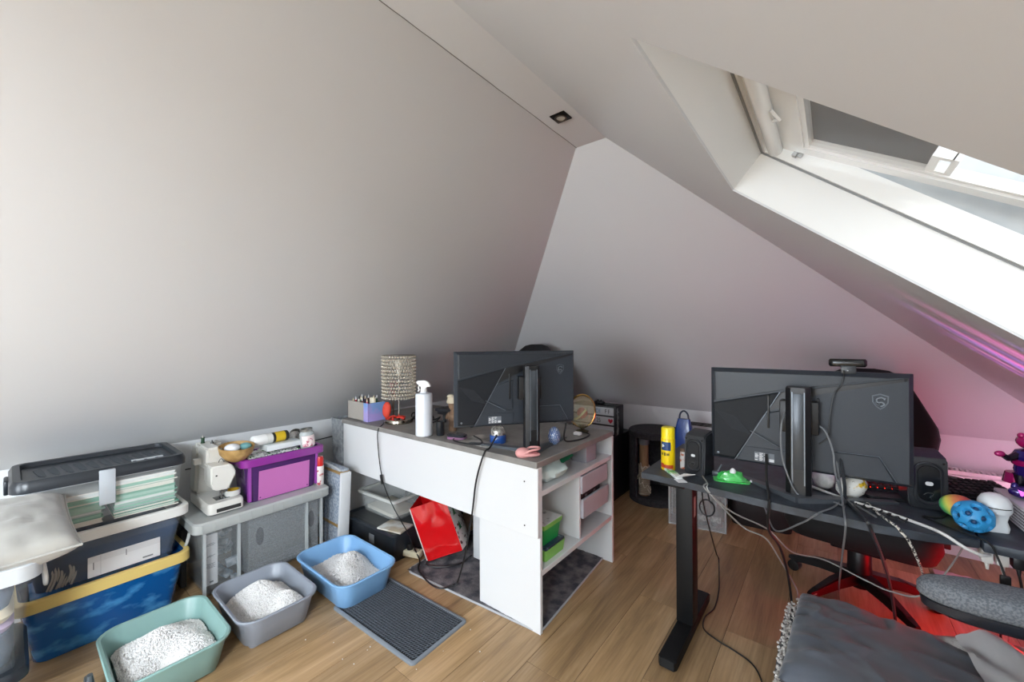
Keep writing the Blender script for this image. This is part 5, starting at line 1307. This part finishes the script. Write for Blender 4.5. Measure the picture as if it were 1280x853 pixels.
obj('head', G().sph((0, -.004, .160), (.032, .028, .024)).sph((-.024, -.01, .178), (.009, .009, .009)).sph((.024, -.01, .178), (.009, .009, .009)), M_mag, ty)
obj('visor', G().sph((0, -.020, .158), (.022, .016, .009)), M_blk, ty)
obj('arm', G().tube(smooth_path([(-.030, -.004, .118), (-.050, -.010, .108), (-.066, -.016, .116)], 4), [.011, .011, .010, .010, .009, .009, .008, .008, .007], 8).tube(smooth_path([(.030, -.004, .118), (.050, -.010, .108), (.060, -.020, .10)], 4), [.011, .011, .010, .010, .009, .009, .008, .008, .007], 8), M_blk, ty)
obj('hand', G().sph((-.074, -.018, .121), (.012, .008, .009)).sph((.064, -.024, .098), (.010, .008, .009)), M_mag, ty)
obj('belt', G().lathe([(.035, .088), (.038, .092), (.038, .100), (.034, .104)], n=24, cap=False), M_mag, ty)
obj('leg', G().rr([(.018, .020, .01, 0), (.016, .016, .01, .03), (.017, .017, .01, .06)], True, True, 4, c=(-.019, 0)).rr([(.018, .020, .01, 0), (.016, .016, .01, .03), (.017, .017, .01, .06)], True, True, 4, c=(.019, 0)), M_blk, ty)
obj('cape', G().lathe([(.028, .05), (.036, .03), (.030, .06)], (-.012, .02, 0), 14), M_mag, ty)
cm = thing('toy_mask', 'dark toy mask with pink lit eyes lying at the toy figure feet', 'toy', (.440, 1.835, TZ + .0661), .25)
obj('shell', G().sph((0, 0, .020), (.040, .020, .019)).sph((-.024, .004, .034), (.008, .008, .012)).sph((.024, .004, .034), (.008, .008, .012)), M_vio, cm)
g = G()
for s in (-1, 1): g.prism([(s * .026, .030), (s * .010, .022), (s * .022, .014)], -.0215, -.012, 'y')
obj('eye', g, mat('eye_pink', 'd070d0', .3, emis='e060e0', es=1.2), cm, smooth=False)
o = tag(obj('rosette', G().sph((0, 0, .006), (.014, .014, .006)), M_mag), 'small magenta rosette on the black desk by the console', 'ornament'); o.location = (.372, 1.99, TZ)

# ---------------------------------------------------------------- lights the gaming corner gives off
pc = thing('computer_tower', 'black computer tower with red lit side on the floor under the desk end', 'computer', (.74, 2.34, 0))
obj('case', G().box(-.10, .10, -.20, .20, .01, .45, .006), M_dmet, pc)
obj('lit_panel', G().box(-.1025, -.1002, -.18, .18, .05, .42), mat('pc_glow', '300205', .3, emis='ff0c18', es=8.0), pc)
obj('foot', G().box(-.09, .09, -.18, -.15, 0, .01).box(-.09, .09, .15, .18, 0, .01), M_dmet, pc)
lamp = thing('led_light_bar', 'upright pink LED light bar standing in the corner beside the radiator', 'lamp', (.86, 2.86, 0))
obj('stand', G().lathe([(0, 0), (.04, 0), (.04, .008), (.008, .012), (.008, .25)], n=20, cap=False), M_dmet, lamp)
obj('tube', G().cyl((0, 0, .25), (0, 0, .70), .012), mat('led_pink', 'ff70c0', .3, emis='ffb4d8', es=33.0), lamp)
obj('light_shield', G().prism([(-.04, -.022), (-.034, -.022), (.030, -.042), (.042, -.030), (.030, -.036), (-.036, -.017)], .24, .71, 'z'), M_dmet, lamp)  # opaque plate added to keep the pink light off the room side
# strip of coloured LEDs at the foot of the slope, grazing up along it
ls = thing('led_strip', 'strip of coloured LEDs at the foot of the right slope on the desk end', 'light strip', (.80, 1.92, TZ - .001))
obj('strip_base', G().box(-.008, .008, -.30, .30, 0, .012, .002), M_dmet, ls)
for k, (yy_, col_, en_) in enumerate(((-.27, (.45, .12, 1.0), 16), (-.20, (1, .08, .45), 22), (-.12, (1, .15, .65), 34), (-.06, (.35, .10, 1.0), 24), (.02, (1, .10, .55), 40), (.09, (.5, .2, 1.0), 30), (.16, (1, .22, .75), 30), (.25, (.6, .1, .9), 16))):
    d_ = obj('diode', G().lathe([(.005, .012), (.005, .015), (.003, .018), (0, .0185)], (0, yy_, 0), 10, False), mat('diode_%d' % k, 'ffffff', .3, emis='ff80ff', es=1.0), ls)
    l_ = bpy.data.lights.new('diode_beam', 'SPOT'); l_.energy = en_ * 1.6; l_.color = col_; l_.spot_size = rad(6 + (k % 3) * 2.5); l_.spot_blend = 1.0; l_.shadow_soft_size = .003
    lo = bpy.data.objects.new('diode_beam', l_); C.objects.link(lo); lo.location = (.80, 1.92 + yy_, TZ + .022)
    lo.rotation_euler = Vector((-.640, -.02 + .03 * sin(k * 2.3), .768)).to_track_quat('-Z', 'Y').to_euler()

# ---------------------------------------------------------------- gaming chair behind the standing desk
office_chair('black winged gaming chair behind the black standing desk', (.10, 2.575, 0), -.10, .285, .68, .40, '5d8496')
# ---------------------------------------------------------------- cat barrel and boxes by the back wall
cbx, cby, cr, chh = -1.10, 3.20, .20, .55
ct = thing('cat_barrel', 'round charcoal cat barrel with open front and rope post', 'cat tree', (cbx, cby, 0), 0)
M_cb = mat('barrel_felt', '38363a', .95, color2='2b2a2e', cscale=40, bump=.6, bscale=120)
obj('base_disc', G().lathe([(0, 0), (cr, 0), (cr, .035), (cr - .01, .045), (0, .045)], n=40, cap=False), M_cb, ct)
obj('top_disc', G().lathe([(0, chh - .05), (cr - .005, chh - .05), (cr + .004, chh - .04), (cr + .004, chh - .012), (cr - .008, chh), (0, chh + .002)], n=40, cap=False), M_cb, ct)
g = G(); ca = math.atan2(-cby, -cbx)          # opening towards the room
A = [ca + .95 + i * (2 * pi - 1.75) / 40 for i in range(41)]
def arc(r, z): return [(r * cos(a), r * sin(a), z) for a in A]
g.loops([arc(cr, .04), arc(cr, chh - .045), arc(cr - .014, chh - .045), arc(cr - .014, .04), arc(cr, .04)], False, False, closed=False)
for i in (0, 40): g.bm.faces.new([g.bm.verts.new(p) for p in (arc(cr, .04)[i], arc(cr, chh - .045)[i], arc(cr - .014, chh - .045)[i], arc(cr - .014, .04)[i])])
obj('wall', g, M_cb, ct)
px_, py_ = -.055, -.10
obj('post', G().cyl((px_, py_, .045), (px_, py_, chh - .05), .034, n=24), mat('card_tube', '8a6b4c', .8), ct)
obj('collar', G().lathe([(.038, chh - .11), (.040, chh - .10), (.040, chh - .05), (.036, chh - .05)], (px_, py_, 0), 24, False), mat('collar_grey', '6a6a6c', .9, bump=.6, bscale=80), ct)
rope = [(px_ + .039 * cos(a), py_ + .039 * sin(a), .05 + a * .0022) for a in [k * .35 for k in range(300)] if .05 + a * .0022 < .30]
obj('rope', G().tube(rope, .0055, 5), mat('rope_sisal', 'a39585', .9), ct)
R = random.Random(6); g = G()
for i in range(9):
    z = .08 + i * .024; a0 = R.uniform(-3, 0)
    g.tube(smooth_path([(px_ + .04 * cos(a0), py_ + .04 * sin(a0), z + .03), (px_ + .055 * cos(a0 + .4), py_ + .055 * sin(a0 + .4), z - .01), (px_ + .046 * cos(a0 + .9), py_ + .046 * sin(a0 + .9), z + .01)], 4), .003, 5)
obj('frayed_rope', g, mat('rope_pale', 'c3b7a6', .9), ct)
# clear box with a wooden sign and grey jars
cx2 = thing('display_box', 'tall clear plastic box with wooden sign by the back wall', 'box', (-.725, 2.935, 0), .19)
bw_, bd_, bh_ = .170, .085, .33
g = G()
for a in ((-bw_, bw_, -bd_, -bd_ + .003), (-bw_, bw_, bd_ - .003, bd_), (-bw_, -bw_ + .003, -bd_, bd_), (bw_ - .003, bw_, -bd_, bd_)): g.box(*a, 0, bh_)
obj('wall', g, mat('box_clear', 'bfc3c3', .15, alpha=.28), cx2, smooth=False)
g = G()
for sx in (-1, 1):
    for sy in (-1, 1): g.box(sx * bw_ - .005, sx * bw_ + .005, sy * bd_ - .005, sy * bd_ + .005, 0, bh_)
g.box(-bw_, bw_, -bd_ - .003, -bd_ + .004, 0, .008).box(-bw_, bw_, -bd_ - .003, -bd_ + .004, bh_ - .008, bh_)
obj('edge', g, mat('box_edge', 'aeb2b2', .3, alpha=.8), cx2, smooth=False)
obj('base', G().box(-bw_ + .004, bw_ - .004, -bd_ + .004, bd_ - .004, .001, .006), mat('box_edge', 'aeb2b2', .3), cx2, smooth=False)
ws = thing('wooden_sign', 'light wooden paddle with dark script inside the clear box', 'sign', (-.828, 2.895, .008), .19)
obj('paddle', G().prism([(-.010, 0), (.012, 0), (.026, .20), (.030, .245), (-.022, .25), (-.024, .20)], -.008, .008, 'y'), mat('paddle_wood', 'b98a52', .6, color2='a87a45', cscale=14, cstretch=(6, 6, 1)), ws)
g = G().tube(smooth_path([(.002, -.009, .19), (.012, -.009, .165), (-.002, -.009, .15), (.012, -.009, .13), (0, -.009, .115), (.008, -.009, .095), (.0, -.009, .08)], 4), .0022, 5)
obj('script', g, mat('script_brown', '4a2f1a', .6), ws)
for i, (x, y) in enumerate(((-.695, 2.935), (-.61, 2.955))):
    j = thing('jar', ('squat grey jar beside the wooden sign', 'tall grey jar at the end of the clear box')[i], 'jar', (x, y, .008))
    obj('glass', G().lathe([(0, 0), (.034, 0), (.036, .006), (.036, .10 + i * .06), (.028, .115 + i * .06), (.028, .125 + i * .06), (0, .125 + i * .06)], n=24, cap=False), mat('jar_smoke', '5d6062', .2), j)
    obj('label', wrap(G(), .0366, -2.7, -.6, .03, .07), mat('jar_label', 'c2c2be', .6, color2='5a5a58', cscale=50), j)
bb = thing('carry_bag', 'deep blue carrier bag with loop handle standing on the clear box', 'bag', (-.815, 2.955, .331))
obj('body', G().rr([(.060, .035, .015, 0), (.064, .038, .018, .12), (.054, .030, .016, .30), (.040, .014, .01, .37)], True, True), mat('bag_blue', '123b86', .3, coat=.4, bump=.6, bscale=22), bb)
obj('handle', G().tube(smooth_path([(-.032, 0, .36), (-.024, 0, .405), (0, 0, .425), (.024, 0, .405), (.032, 0, .36)], 5), .006, 7), mat('bag_handle', '1d2a44', .4), bb)
rk = thing('wire_rack', 'thin black wire rack behind the clear box', 'rack', (-.86, 3.345, 0))
g = G()
for x in (-.02, .26):
    for y in (-.06, .05): g.cyl((x, y, 0), (x, y, .60), .004, n=8)
obj('upright', g, M_dmet, rk)
g = G()
for z in (.60, .30): 
    for y in (-.06, -.023, .013, .05): g.cyl((-.02, y, z), (.26, y, z), .003, n=6)
    for x in (-.02, .07, .17, .26): g.cyl((x, -.06, z), (x, .05, z), .003, n=6)
obj('wire_shelf', g, M_dmet, rk)
o = tag(obj('wicker_ball', G().sph((0, 0, .03), .032, 14, 10), mat('wicker', 'a88d6a', .8, bump=1, bscale=60)), 'tan wicker ball on the thin black rack', 'ball'); o.location = (-.64, 3.33, .603)
o = thing('black_bag', 'large black holdall on the floor by the back wall', 'bag', (-.385, 3.21, 0), .1)
obj('body', G().rr([(.17, .11, .04, 0), (.19, .125, .05, .10), (.18, .12, .05, .30), (.12, .06, .04, .38)], True, True), mat('holdall', '0d0d10', .6, bump=.4, bscale=20), o)
obj('strap', G().tube(smooth_path([(-.10, -.122, .2), (-.09, -.12, .36), (0, -.10, .44), (.09, -.12, .36), (.10, -.122, .2)], 5), .009, 6), mat('holdall', '0d0d10', .6), o)
o = tag(obj('pink_cloth', G().grid(lambda u, v: (-.10 + u * .2, -.09 + v * .18, .012 + .022 * (1 + noise.noise((u * 5, v * 5, 1))) * sin(u * pi) * sin(v * pi)), 18, 16), mat('pink_cloth', 'c9a6ae', .9)), 'pale crumpled cloth on the floor near the radiator', 'cloth'); o.location = (.52, 3.02, 0)

# ---------------------------------------------------------------- pet bed with blanket
pb = thing('pet_bed', 'grey fleece pet bed with white sherpa lining on the floor', 'pet bed', (.235, 1.755, 0))
hx, hy = .392, .262
M_bed = mat('bed_grey', '5f6165', .9, bump=.4, bscale=40); M_sher = mat('sherpa', 'c4c0bc', .95, bump=1, bscale=120)
obj('base', G().rr([(hx - .03, hy - .03, .07, 0), (hx, hy, .09, .05), (hx - .002, hy - .002, .09, .14), (hx - .03, hy - .03, .08, .185), (hx - .09, hy - .09, .06, .19), (hx - .11, hy - .11, .05, .10)], True, True, 7), M_bed, pb, angle=70)
g = G(); R = random.Random(9)
ring = rrect(hx - .02, hy - .02, .08, .185, 9)
n_ = len(ring)
for i in range(n_):
    a, b = Vector(ring[i]), Vector(ring[(i + 1) % n_]); L_ = (b - a).length
    for k in range(max(1, int(L_ / .006))):
        p = a.lerp(b, k / max(1, int(L_ / .006)))
        for q in range(2): g.ico(p + Vector((R.gauss(0, .007), R.gauss(0, .007), R.gauss(0, .005))), R.uniform(.003, .007), 1)
obj('sherpa_trim', g, M_sher, pb, smooth=False, kind='stuff')
obj('bolster', G().tube(smooth_path([(-.05, .215, .15), (.08, .222, .20), (.20, .222, .235), (.30, .20, .24), (.345, .12, .235), (.352, .0, .22), (.352, -.12, .19)], 5), .045, 14), M_sher, pb)
g = G().rr([(hx - .115, hy - .115, .05, .10), (hx - .115, hy - .115, .05, .135), (hx - .16, hy - .16, .04, .15)], True, True); obj('cushion', g, M_sher, pb, angle=70)
bl = thing('blanket', 'folded slate grey velvet blanket draped over the pet bed', 'blanket', (.135, 1.745, 0))
def bf_(u, v):
    x = -.255 + u * .52; y = -.270 + v * .545
    e = (1 - abs(u * 2 - 1) ** 5) * (1 - abs(v * 2 - 1) ** 5)
    x += .03 * (v - .5) * (1 - u); y += .02 * sin(u * 7) * abs(v - .5)
    fold = .014 * noise.noise((x * 4 + y * 5, y * 3 - x * 4, .5)) + .008 * noise.noise((x * 6 + y * 14, (x - y) * 5, 3)) + .010 * (1 - abs(noise.noise((x * 5 + y * 6, y * 7 - x * 5, 6)))) ** 6 - .007 * (1 - abs(noise.noise((x * 3 - y * 4, y * 4 + x * 6, 9)))) ** 9
    gather = .009 * math.exp(-u * 5) * noise.noise((u * 4, v * 16 + u * 3, 2.2)) * 2
    return (x, y, .196 + .052 * max(0, e) ** .35 + fold + gather)
M_blk2 = mat('velvet_grey', '5a606a', .65, sheen=.35, color2='515761', cscale=5)
g = G(); g.grid(bf_, 64, 56); bmesh.ops.recalc_face_normals(g.bm, faces=g.bm.faces[:]); 
bo = obj('sheet', g, M_blk2, bl, angle=80)
g = G(); R = random.Random(12)
for k in range(420):
    s_ = k / 420
    p = Vector(bf_(0, 1 - s_ * 2)) if s_ < .5 else Vector(bf_((s_ - .5) * 1.3, 0))
    p.z -= .012 + abs(R.gauss(0, .010)); g.ico(p + Vector((R.gauss(-.004, .005), R.gauss(-.003, .005), 0)), R.uniform(.003, .0065), 1)
obj('sherpa_edge', g, M_sher, bl, smooth=False, kind='stuff')
sa = G()
def sf(u, v):
    x = .13 + u * .32; y = -.10 + v * .34 - .03 * u
    return (x + .05 * (1 - v), y, .205 + .065 * v ** 1.5 + .025 * sin(u * pi) ** .5 + .030 * noise.noise((x * 12 + y * 9, y * 5, 2)) + .012 * noise.noise((x * 30 + y * 12, y * 9, 4)))
sa.grid(sf, 24, 34)
o = tag(obj('satin_cloth', sa, mat('satin_white', 'bdbcbc', .3, sheen=.4)), 'shiny pale satin cloth rumpled in the pet bed', 'cloth', None); o.location = (.19, 1.745, 0)

# ---------------------------------------------------------------- grey fabric chair whose armrest reaches into view
oc = thing('fabric_chair', 'grey fabric office chair with padded armrest beside the pet bed', 'chair', (.50, 1.135, 0))
M_fab = mat('tweed_grey', '7b8086', .95, color2='5f646b', cscale=220, cdetail=1, bump=.5, bscale=260)
M_cp = mat('chair_dark_plastic', '1d212a', .4)
obj('seat', G().rr([(.20, .20, .06, .43), (.225, .225, .07, .45), (.225, .225, .07, .49), (.20, .20, .06, .51), (.10, .10, .04, .515)], True, True), M_fab, oc, angle=60)
obj('seat_shell', G().rr([(.12, .12, .04, .40), (.20, .20, .06, .43)], True, True), M_cp, oc)
obj('backrest', G().rr([(.025, .20, .02, .55), (.028, .215, .025, .60), (.026, .20, .025, .82), (.02, .17, .02, .86)], True, True, 5, c=(.20, 0)), M_fab, oc, angle=60)
obj('back_bar', G().box(.13, .22, -.03, .03, .405, .43, .005).box(.20, .225, -.03, .03, .405, .62, .005), M_cp, oc)
for s in (1, -1):
    def armloop(k, z, s=s):
        P = []
        for i in range(28):
            a = i * 2 * pi / 28; c_, s_ = cos(a), sin(a)
            x = -.335 + .17 + .172 * k * abs(c_) ** .75 * (1 if c_ > 0 else -1); y = s * .285 + .058 * k * abs(s_) ** .85 * (1 if s_ > 0 else -1)
            P.append((x, y, z + .018 * ((x + .335) / .34)))
        return P
    ar = obj('armrest', G().loops([armloop(.93, .618), armloop(1.0, .626), armloop(1.0, .645), armloop(.95, .657), armloop(.80, .663), armloop(.4, .665)]), M_fab, oc, angle=70)
    obj('arm_shell', G().loops([armloop(.80, .588), armloop(.95, .598), armloop(.97, .618)]), M_cp, ar)
    obj('arm_post', G().box(-.03, .03, s * .285 - .02, s * .285 + .02, .40, .60, .006).box(-.03, .03, min(s * .285, s * .1), max(s * .285, s * .1), .40, .42, .004), M_cp, ar)
a0 = None
for k in range(5):
    if a0 is None:
        a0 = obj('base_arm', G().loops([[(.02, -.028, .07), (.02, .028, .07), (.02, .022, .11), (.02, -.022, .11)], [(.27, -.016, .055), (.27, .016, .055), (.27, .011, .078), (.27, -.011, .078)]]), M_cp, oc)
        obj('caster', G().lathe([(.018, -.02), (.026, -.018), (.026, .018), (.018, .02)], (.25, 0, .026), 18, True, 'y').cyl((.25, 0, .03), (.25, 0, .06), .007), M_cp, a0); o = a0
    else: o = copy_tree(a0, oc)
    o.rotation_euler[2] = rad(20 + 72 * k)
obj('gas_column', G().cyl((0, 0, .06), (0, 0, .41), .026), M_cp, oc)

# ---------------------------------------------------------------- cables
M_cbk = mat('cable_black', '17181a', .45); M_cgr = mat('cable_grey', '6f7276', .45); M_cwh = mat('cable_white', 'd6d6d4', .4)
cable('lamp_cord', 'black cord with switch hanging from the crystal lamp down the desk front', [(LPX - .03, LPY - .09, DH + .012), (-2.14, 1.42, DH + .008), (-2.125, 1.376, .72), (-2.122, 1.375, .62), (-2.095, 1.376, .48), (-2.05, 1.378, .38), (-1.97, 1.39, .27), (-1.90, 1.42, .16), (-1.90, 1.455, .075)], .0032, M_cbk)
o = tag(obj('cord_switch', G().box(-.009, .009, -.006, .006, -.028, .028, .004), M_cbk), 'black inline switch on the lamp cord', 'switch'); o.location = (-2.078, 1.370, .44); o.rotation_euler = (0, -.25, 0)
cable('monitor_cable', 'black power cable falling from the white desk monitor to the rug', [(-1.315, 1.605, .872), (-1.32, 1.55, .80), (-1.26, 1.41, .752), (-1.262, 1.374, .735), (-1.31, 1.370, .60), (-1.338, 1.370, .44), (-1.385, 1.372, .24), (-1.44, 1.375, .08), (-1.50, 1.40, .022), (-1.535, 1.345, .016), (-1.62, 1.34, .016), (-1.755, 1.38, .016), (-1.82, 1.44, .02), (-1.89, 1.455, .065)], .0042, M_cbk)
cable('extension_lead', 'black lead curled in front of the red gift bag', [(-1.80, 1.50, .018), (-1.76, 1.44, .017), (-1.68, 1.47, .017), (-1.62, 1.56, .017), (-1.63, 1.66, .017)], .0042, M_cbk)
cable('headset_cable', 'black cable looping on the white desk beside the dome', [(-1.56, 1.50, DH + .006), (-1.52, 1.42, DH + .006), (-1.42, 1.41, DH + .006), (-1.35, 1.44, DH + .007), (-1.40, 1.50, DH + .008), (-1.50, 1.55, DH + .006)], .003, M_cbk)
cable('usb_cable', 'black cable curving from the monitor to the glass globe', [(-1.02, 1.70, .85), (-1.04, 1.72, .76), (-1.02, 1.80, DH + .006), (-1.01, 1.88, DH + .006), (-1.03, 1.96, DH + .006), (-1.10, 1.99, DH + .006)], .004, M_cbk)
cable('thick_cable', 'thick black cable arching over the standing desk edge', [(.02, 1.722, .86), (.03, 1.70, .78), (.035, 1.70, TZ + .010), (.073, 1.56, TZ + .010), (.082, 1.538, TZ - .006), (.115, 1.68, .59), (.153, 1.90, .406), (.182, 2.065, .19), (.19, 2.09, .02), (.28, 2.2, .008)], .0052, mat('cable_dkgrey', '2b2e33', .35))
cable('white_cable', 'long white cable lying across the standing desk', [(-.075, 1.80, TZ + .008), (-.015, 1.757, TZ + .006), (.047, 1.71, TZ + .006), (.132, 1.661, TZ + .006), (.205, 1.605, TZ + .006), (.236, 1.572, TZ + .004), (.27, 1.565, TZ - .016), (.30, 1.575, TZ - .03), (.32, 1.60, TZ - .035)], .0042, M_cwh)
cable('thin_grey_cable', 'thin grey cable hanging straight from the standing desk', [(.010, 1.72, .85), (.022, 1.70, .75), (.026, 1.62, TZ + .005), (.027, 1.555, TZ + .005), (.029, 1.545, .69), (.024, 1.70, .55), (.020, 2.05, .30), (.020, 2.30, .135)], .003, M_cgr)
cable('braided_cable', 'black and white braided cable hanging off the standing desk', [(.05, 1.77, TZ + .005), (.088, 1.718, TZ + .005), (.11, 1.63, TZ + .005), (.139, 1.562, TZ + .004), (.150, 1.551, TZ - .008), (.165, 1.56, .69), (.19, 1.60, .62), (.21, 1.70, .55)], .0034, mat('braid', '2c2d30', .6, color2='d9d6cc', cscale=180, cdetail=0, mixlo=.48, mixhi=.52))
cable('speaker_cable', 'grey speaker cable sagging below the standing desk to the chair base', [(-.395, 1.680, TZ + .004), (-.36, 1.60, TZ + .005), (-.354, 1.572, TZ - .006), (-.322, 1.62, .65), (-.258, 1.70, .555), (-.196, 1.75, .516), (-.160, 1.85, .405), (-.119, 2.0, .241), (-.108, 2.10, .138), (-.06, 2.30, .09)], .0028, mat('cable_ltgrey', '9a9a98', .45))
cable('speaker_wire', 'pale speaker wire drooping across under the standing desk', [(-.40, 1.690, TZ + .004), (-.365, 1.61, TZ + .005), (-.362, 1.572, TZ - .006), (-.289, 1.65, .623), (-.188, 1.75, .551), (-.122, 1.85, .448), (-.027, 1.95, .407), (.088, 1.95, .373), (.159, 1.90, .380), (.23, 1.84, .43), (.30, 1.80, .60), (.32, 1.81, TZ - .03)], .0026, mat('cable_ltgrey', '9a9a98', .45))
cable('power_cable', 'black power cable dropping from the standing desk monitor to the floor', [(-.188, 1.708, .84), (-.185, 1.69, .76), (-.178, 1.66, TZ + .008), (-.165, 1.57, TZ + .007), (-.163, 1.548, TZ - .005), (-.168, 1.58, .62), (-.151, 1.75, .495), (-.138, 1.90, .329), (-.132, 2.02, .12), (-.14, 2.10, .008), (-.10, 2.2, .006)], .0046, M_cbk)
cable('floor_cable', 'thin black cable snaking over the floor beside the desk leg', [(-.44, 1.88, .66), (-.445, 1.90, .54), (-.50, 2.40, .10), (-.51, 2.52, .006), (-.472, 2.342, .005), (-.445, 2.20, .005), (-.433, 2.048, .005), (-.452, 1.95, .005), (-.436, 1.867, .005), (-.37, 1.83, .005), (-.320, 1.816, .005), (-.246, 1.782, .005), (-.205, 1.708, .005), (-.19, 1.60, .005)], .003, M_cbk)
cable('coiled_cable', 'black cable coiled beside the standing desk leg', [(-.43 + .03 * cos(a) + .006 * a * 0, 1.90, .52 + .035 * sin(a)) for a in [k * .5 for k in range(16)]] + [(-.43, 1.90, .62), (-.42, 1.88, .66)], .003, M_cbk, k=3)
cable('grey_cable', 'grey cable running over the standing desk edge towards the leg', [(.048, 1.845, TZ + .005), (.008, 1.64, TZ + .005), (-.030, 1.548, TZ + .004), (-.045, 1.538, TZ - .008), (-.084, 1.60, .655), (-.158, 1.70, .573), (-.20, 1.80, .60), (-.22, 1.83, .65)], .0028, M_cgr)
cable('webcam_cable', 'thin black webcam cable running down the back of the monitor', [(.030, 1.735, TZ + .428), (.030, 1.712, 1.135), (.022, 1.708, 1.10), (.003, 1.700, 1.066), (-.008, 1.698, .98), (-.012, 1.70, .93), (-.035, 1.705, .90)], .0022, M_cbk)
cable('display_cable', 'grey display cable looping past the monitor stand', [(-.128, 1.66, 1.00), (-.134, 1.622, .97), (-.136, 1.618, .90), (-.128, 1.62, .835), (-.10, 1.625, .755), (-.075, 1.65, TZ + .006), (-.04, 1.66, TZ + .006), (.0, 1.665, TZ + .006), (.03, 1.64, TZ + .006)], .0028, M_cgr)
cable('signal_cable', 'grey signal cable leaving the monitor to the desk', [(-.05, 1.70, .97), (-.02, 1.685, .95), (.0, 1.675, .89), (.004, 1.67, .84), (.012, 1.68, .79), (.03, 1.70, TZ + .008), (.06, 1.67, TZ + .006), (.09, 1.62, TZ + .006), (.10, 1.60, TZ + .006)], .0028, M_cgr)
cable('mouse_cable', 'thin black cable curled beside the right speaker', [(.28, 1.80, TZ + .004), (.25, 1.72, TZ + .004), (.21, 1.70, TZ + .004), (.24, 1.66, TZ + .004), (.28, 1.62, TZ + .004), (.315, 1.586, TZ + .003), (.325, 1.56, .70), (.335, 1.545, .66)], .0026, M_cbk)
pg = thing('usb_plug', 'black cable plug hanging below the standing desk edge', 'plug', (.335, 1.545, .66))
obj('grip', G().box(-.009, .009, -.005, .005, -.04, .002, .002), M_cbk, pg)
obj('contact', G().box(-.006, .006, -.0025, .0025, -.055, -.04), mat('steel', '8d8f90', .25, metal=.9), pg)
g = G(); R = random.Random(21)
pts = [(.06 + .10 * k / 40 + .018 * sin(k * .9), 1.70 - .07 * k / 40 + .018 * cos(k * .9), TZ + .006 + .003 * sin(k * 2.1)) for k in range(44)]
o = tag(obj('charging_cord', G().tube(pts, .0022, 5), mat('cord_dark', '2a2b2e', .6)), 'tangled braided charging cord on the standing desk', 'cable')
for i, (x, lab, cc) in enumerate(((.318, 'white plug hanging under the right desk board', 'd8d6d2'), (.345, 'white adapter beside the white plug under the right desk board', 'cfccc8'), (.372, 'black plug under the right desk board beside the white adapter', '1a1b1e'), (.400, 'black adapter under the right desk board beside the black plug', '1a1b1e'))):
    p = thing('power_plug', lab, 'plug', (x, 1.625, TZ - .026), 0)
    obj('body', G().box(-.011, .011, -.02, .02, -.034, .0, .004), mat('plug_' + cc, cc, .4), p)
    obj('strain_relief', G().cyl((0, -.012, -.034), (0, -.016, -.05), .005, .003, 8), mat('plug_' + cc, cc, .4), p)
cable('charger_cable', 'white cable dropping from the plugs under the right desk board', [(.345, 1.608, .645), (.350, 1.62, .61), (.366, 1.70, .559), (.41, 1.92, .42), (.455, 2.07, .26), (.46, 2.11, .01)], .0026, M_cwh)
cable('tower_cable', 'black cable dropping from the plugs to the floor', [(.372, 1.608, .645), (.38, 1.63, .60), (.40, 1.78, .52), (.43, 2.03, .33), (.45, 2.10, .01)], .003, M_cbk)

# stray litter grains on the floor around the mat
R = random.Random(31); g = G()
for i in range(26): g.ico((R.uniform(-.42, .75), R.uniform(-.30, .25), .0022), R.uniform(.0014, .0028), 1)
o = tag(obj('litter_crumbs', g, mat('crumb_white', 'd8d5d0', .8), smooth=False), 'stray white litter grains scattered on the floor around the mat', 'cat litter', None, 'stuff'); o.location = (-1.45, 1.02, 0)
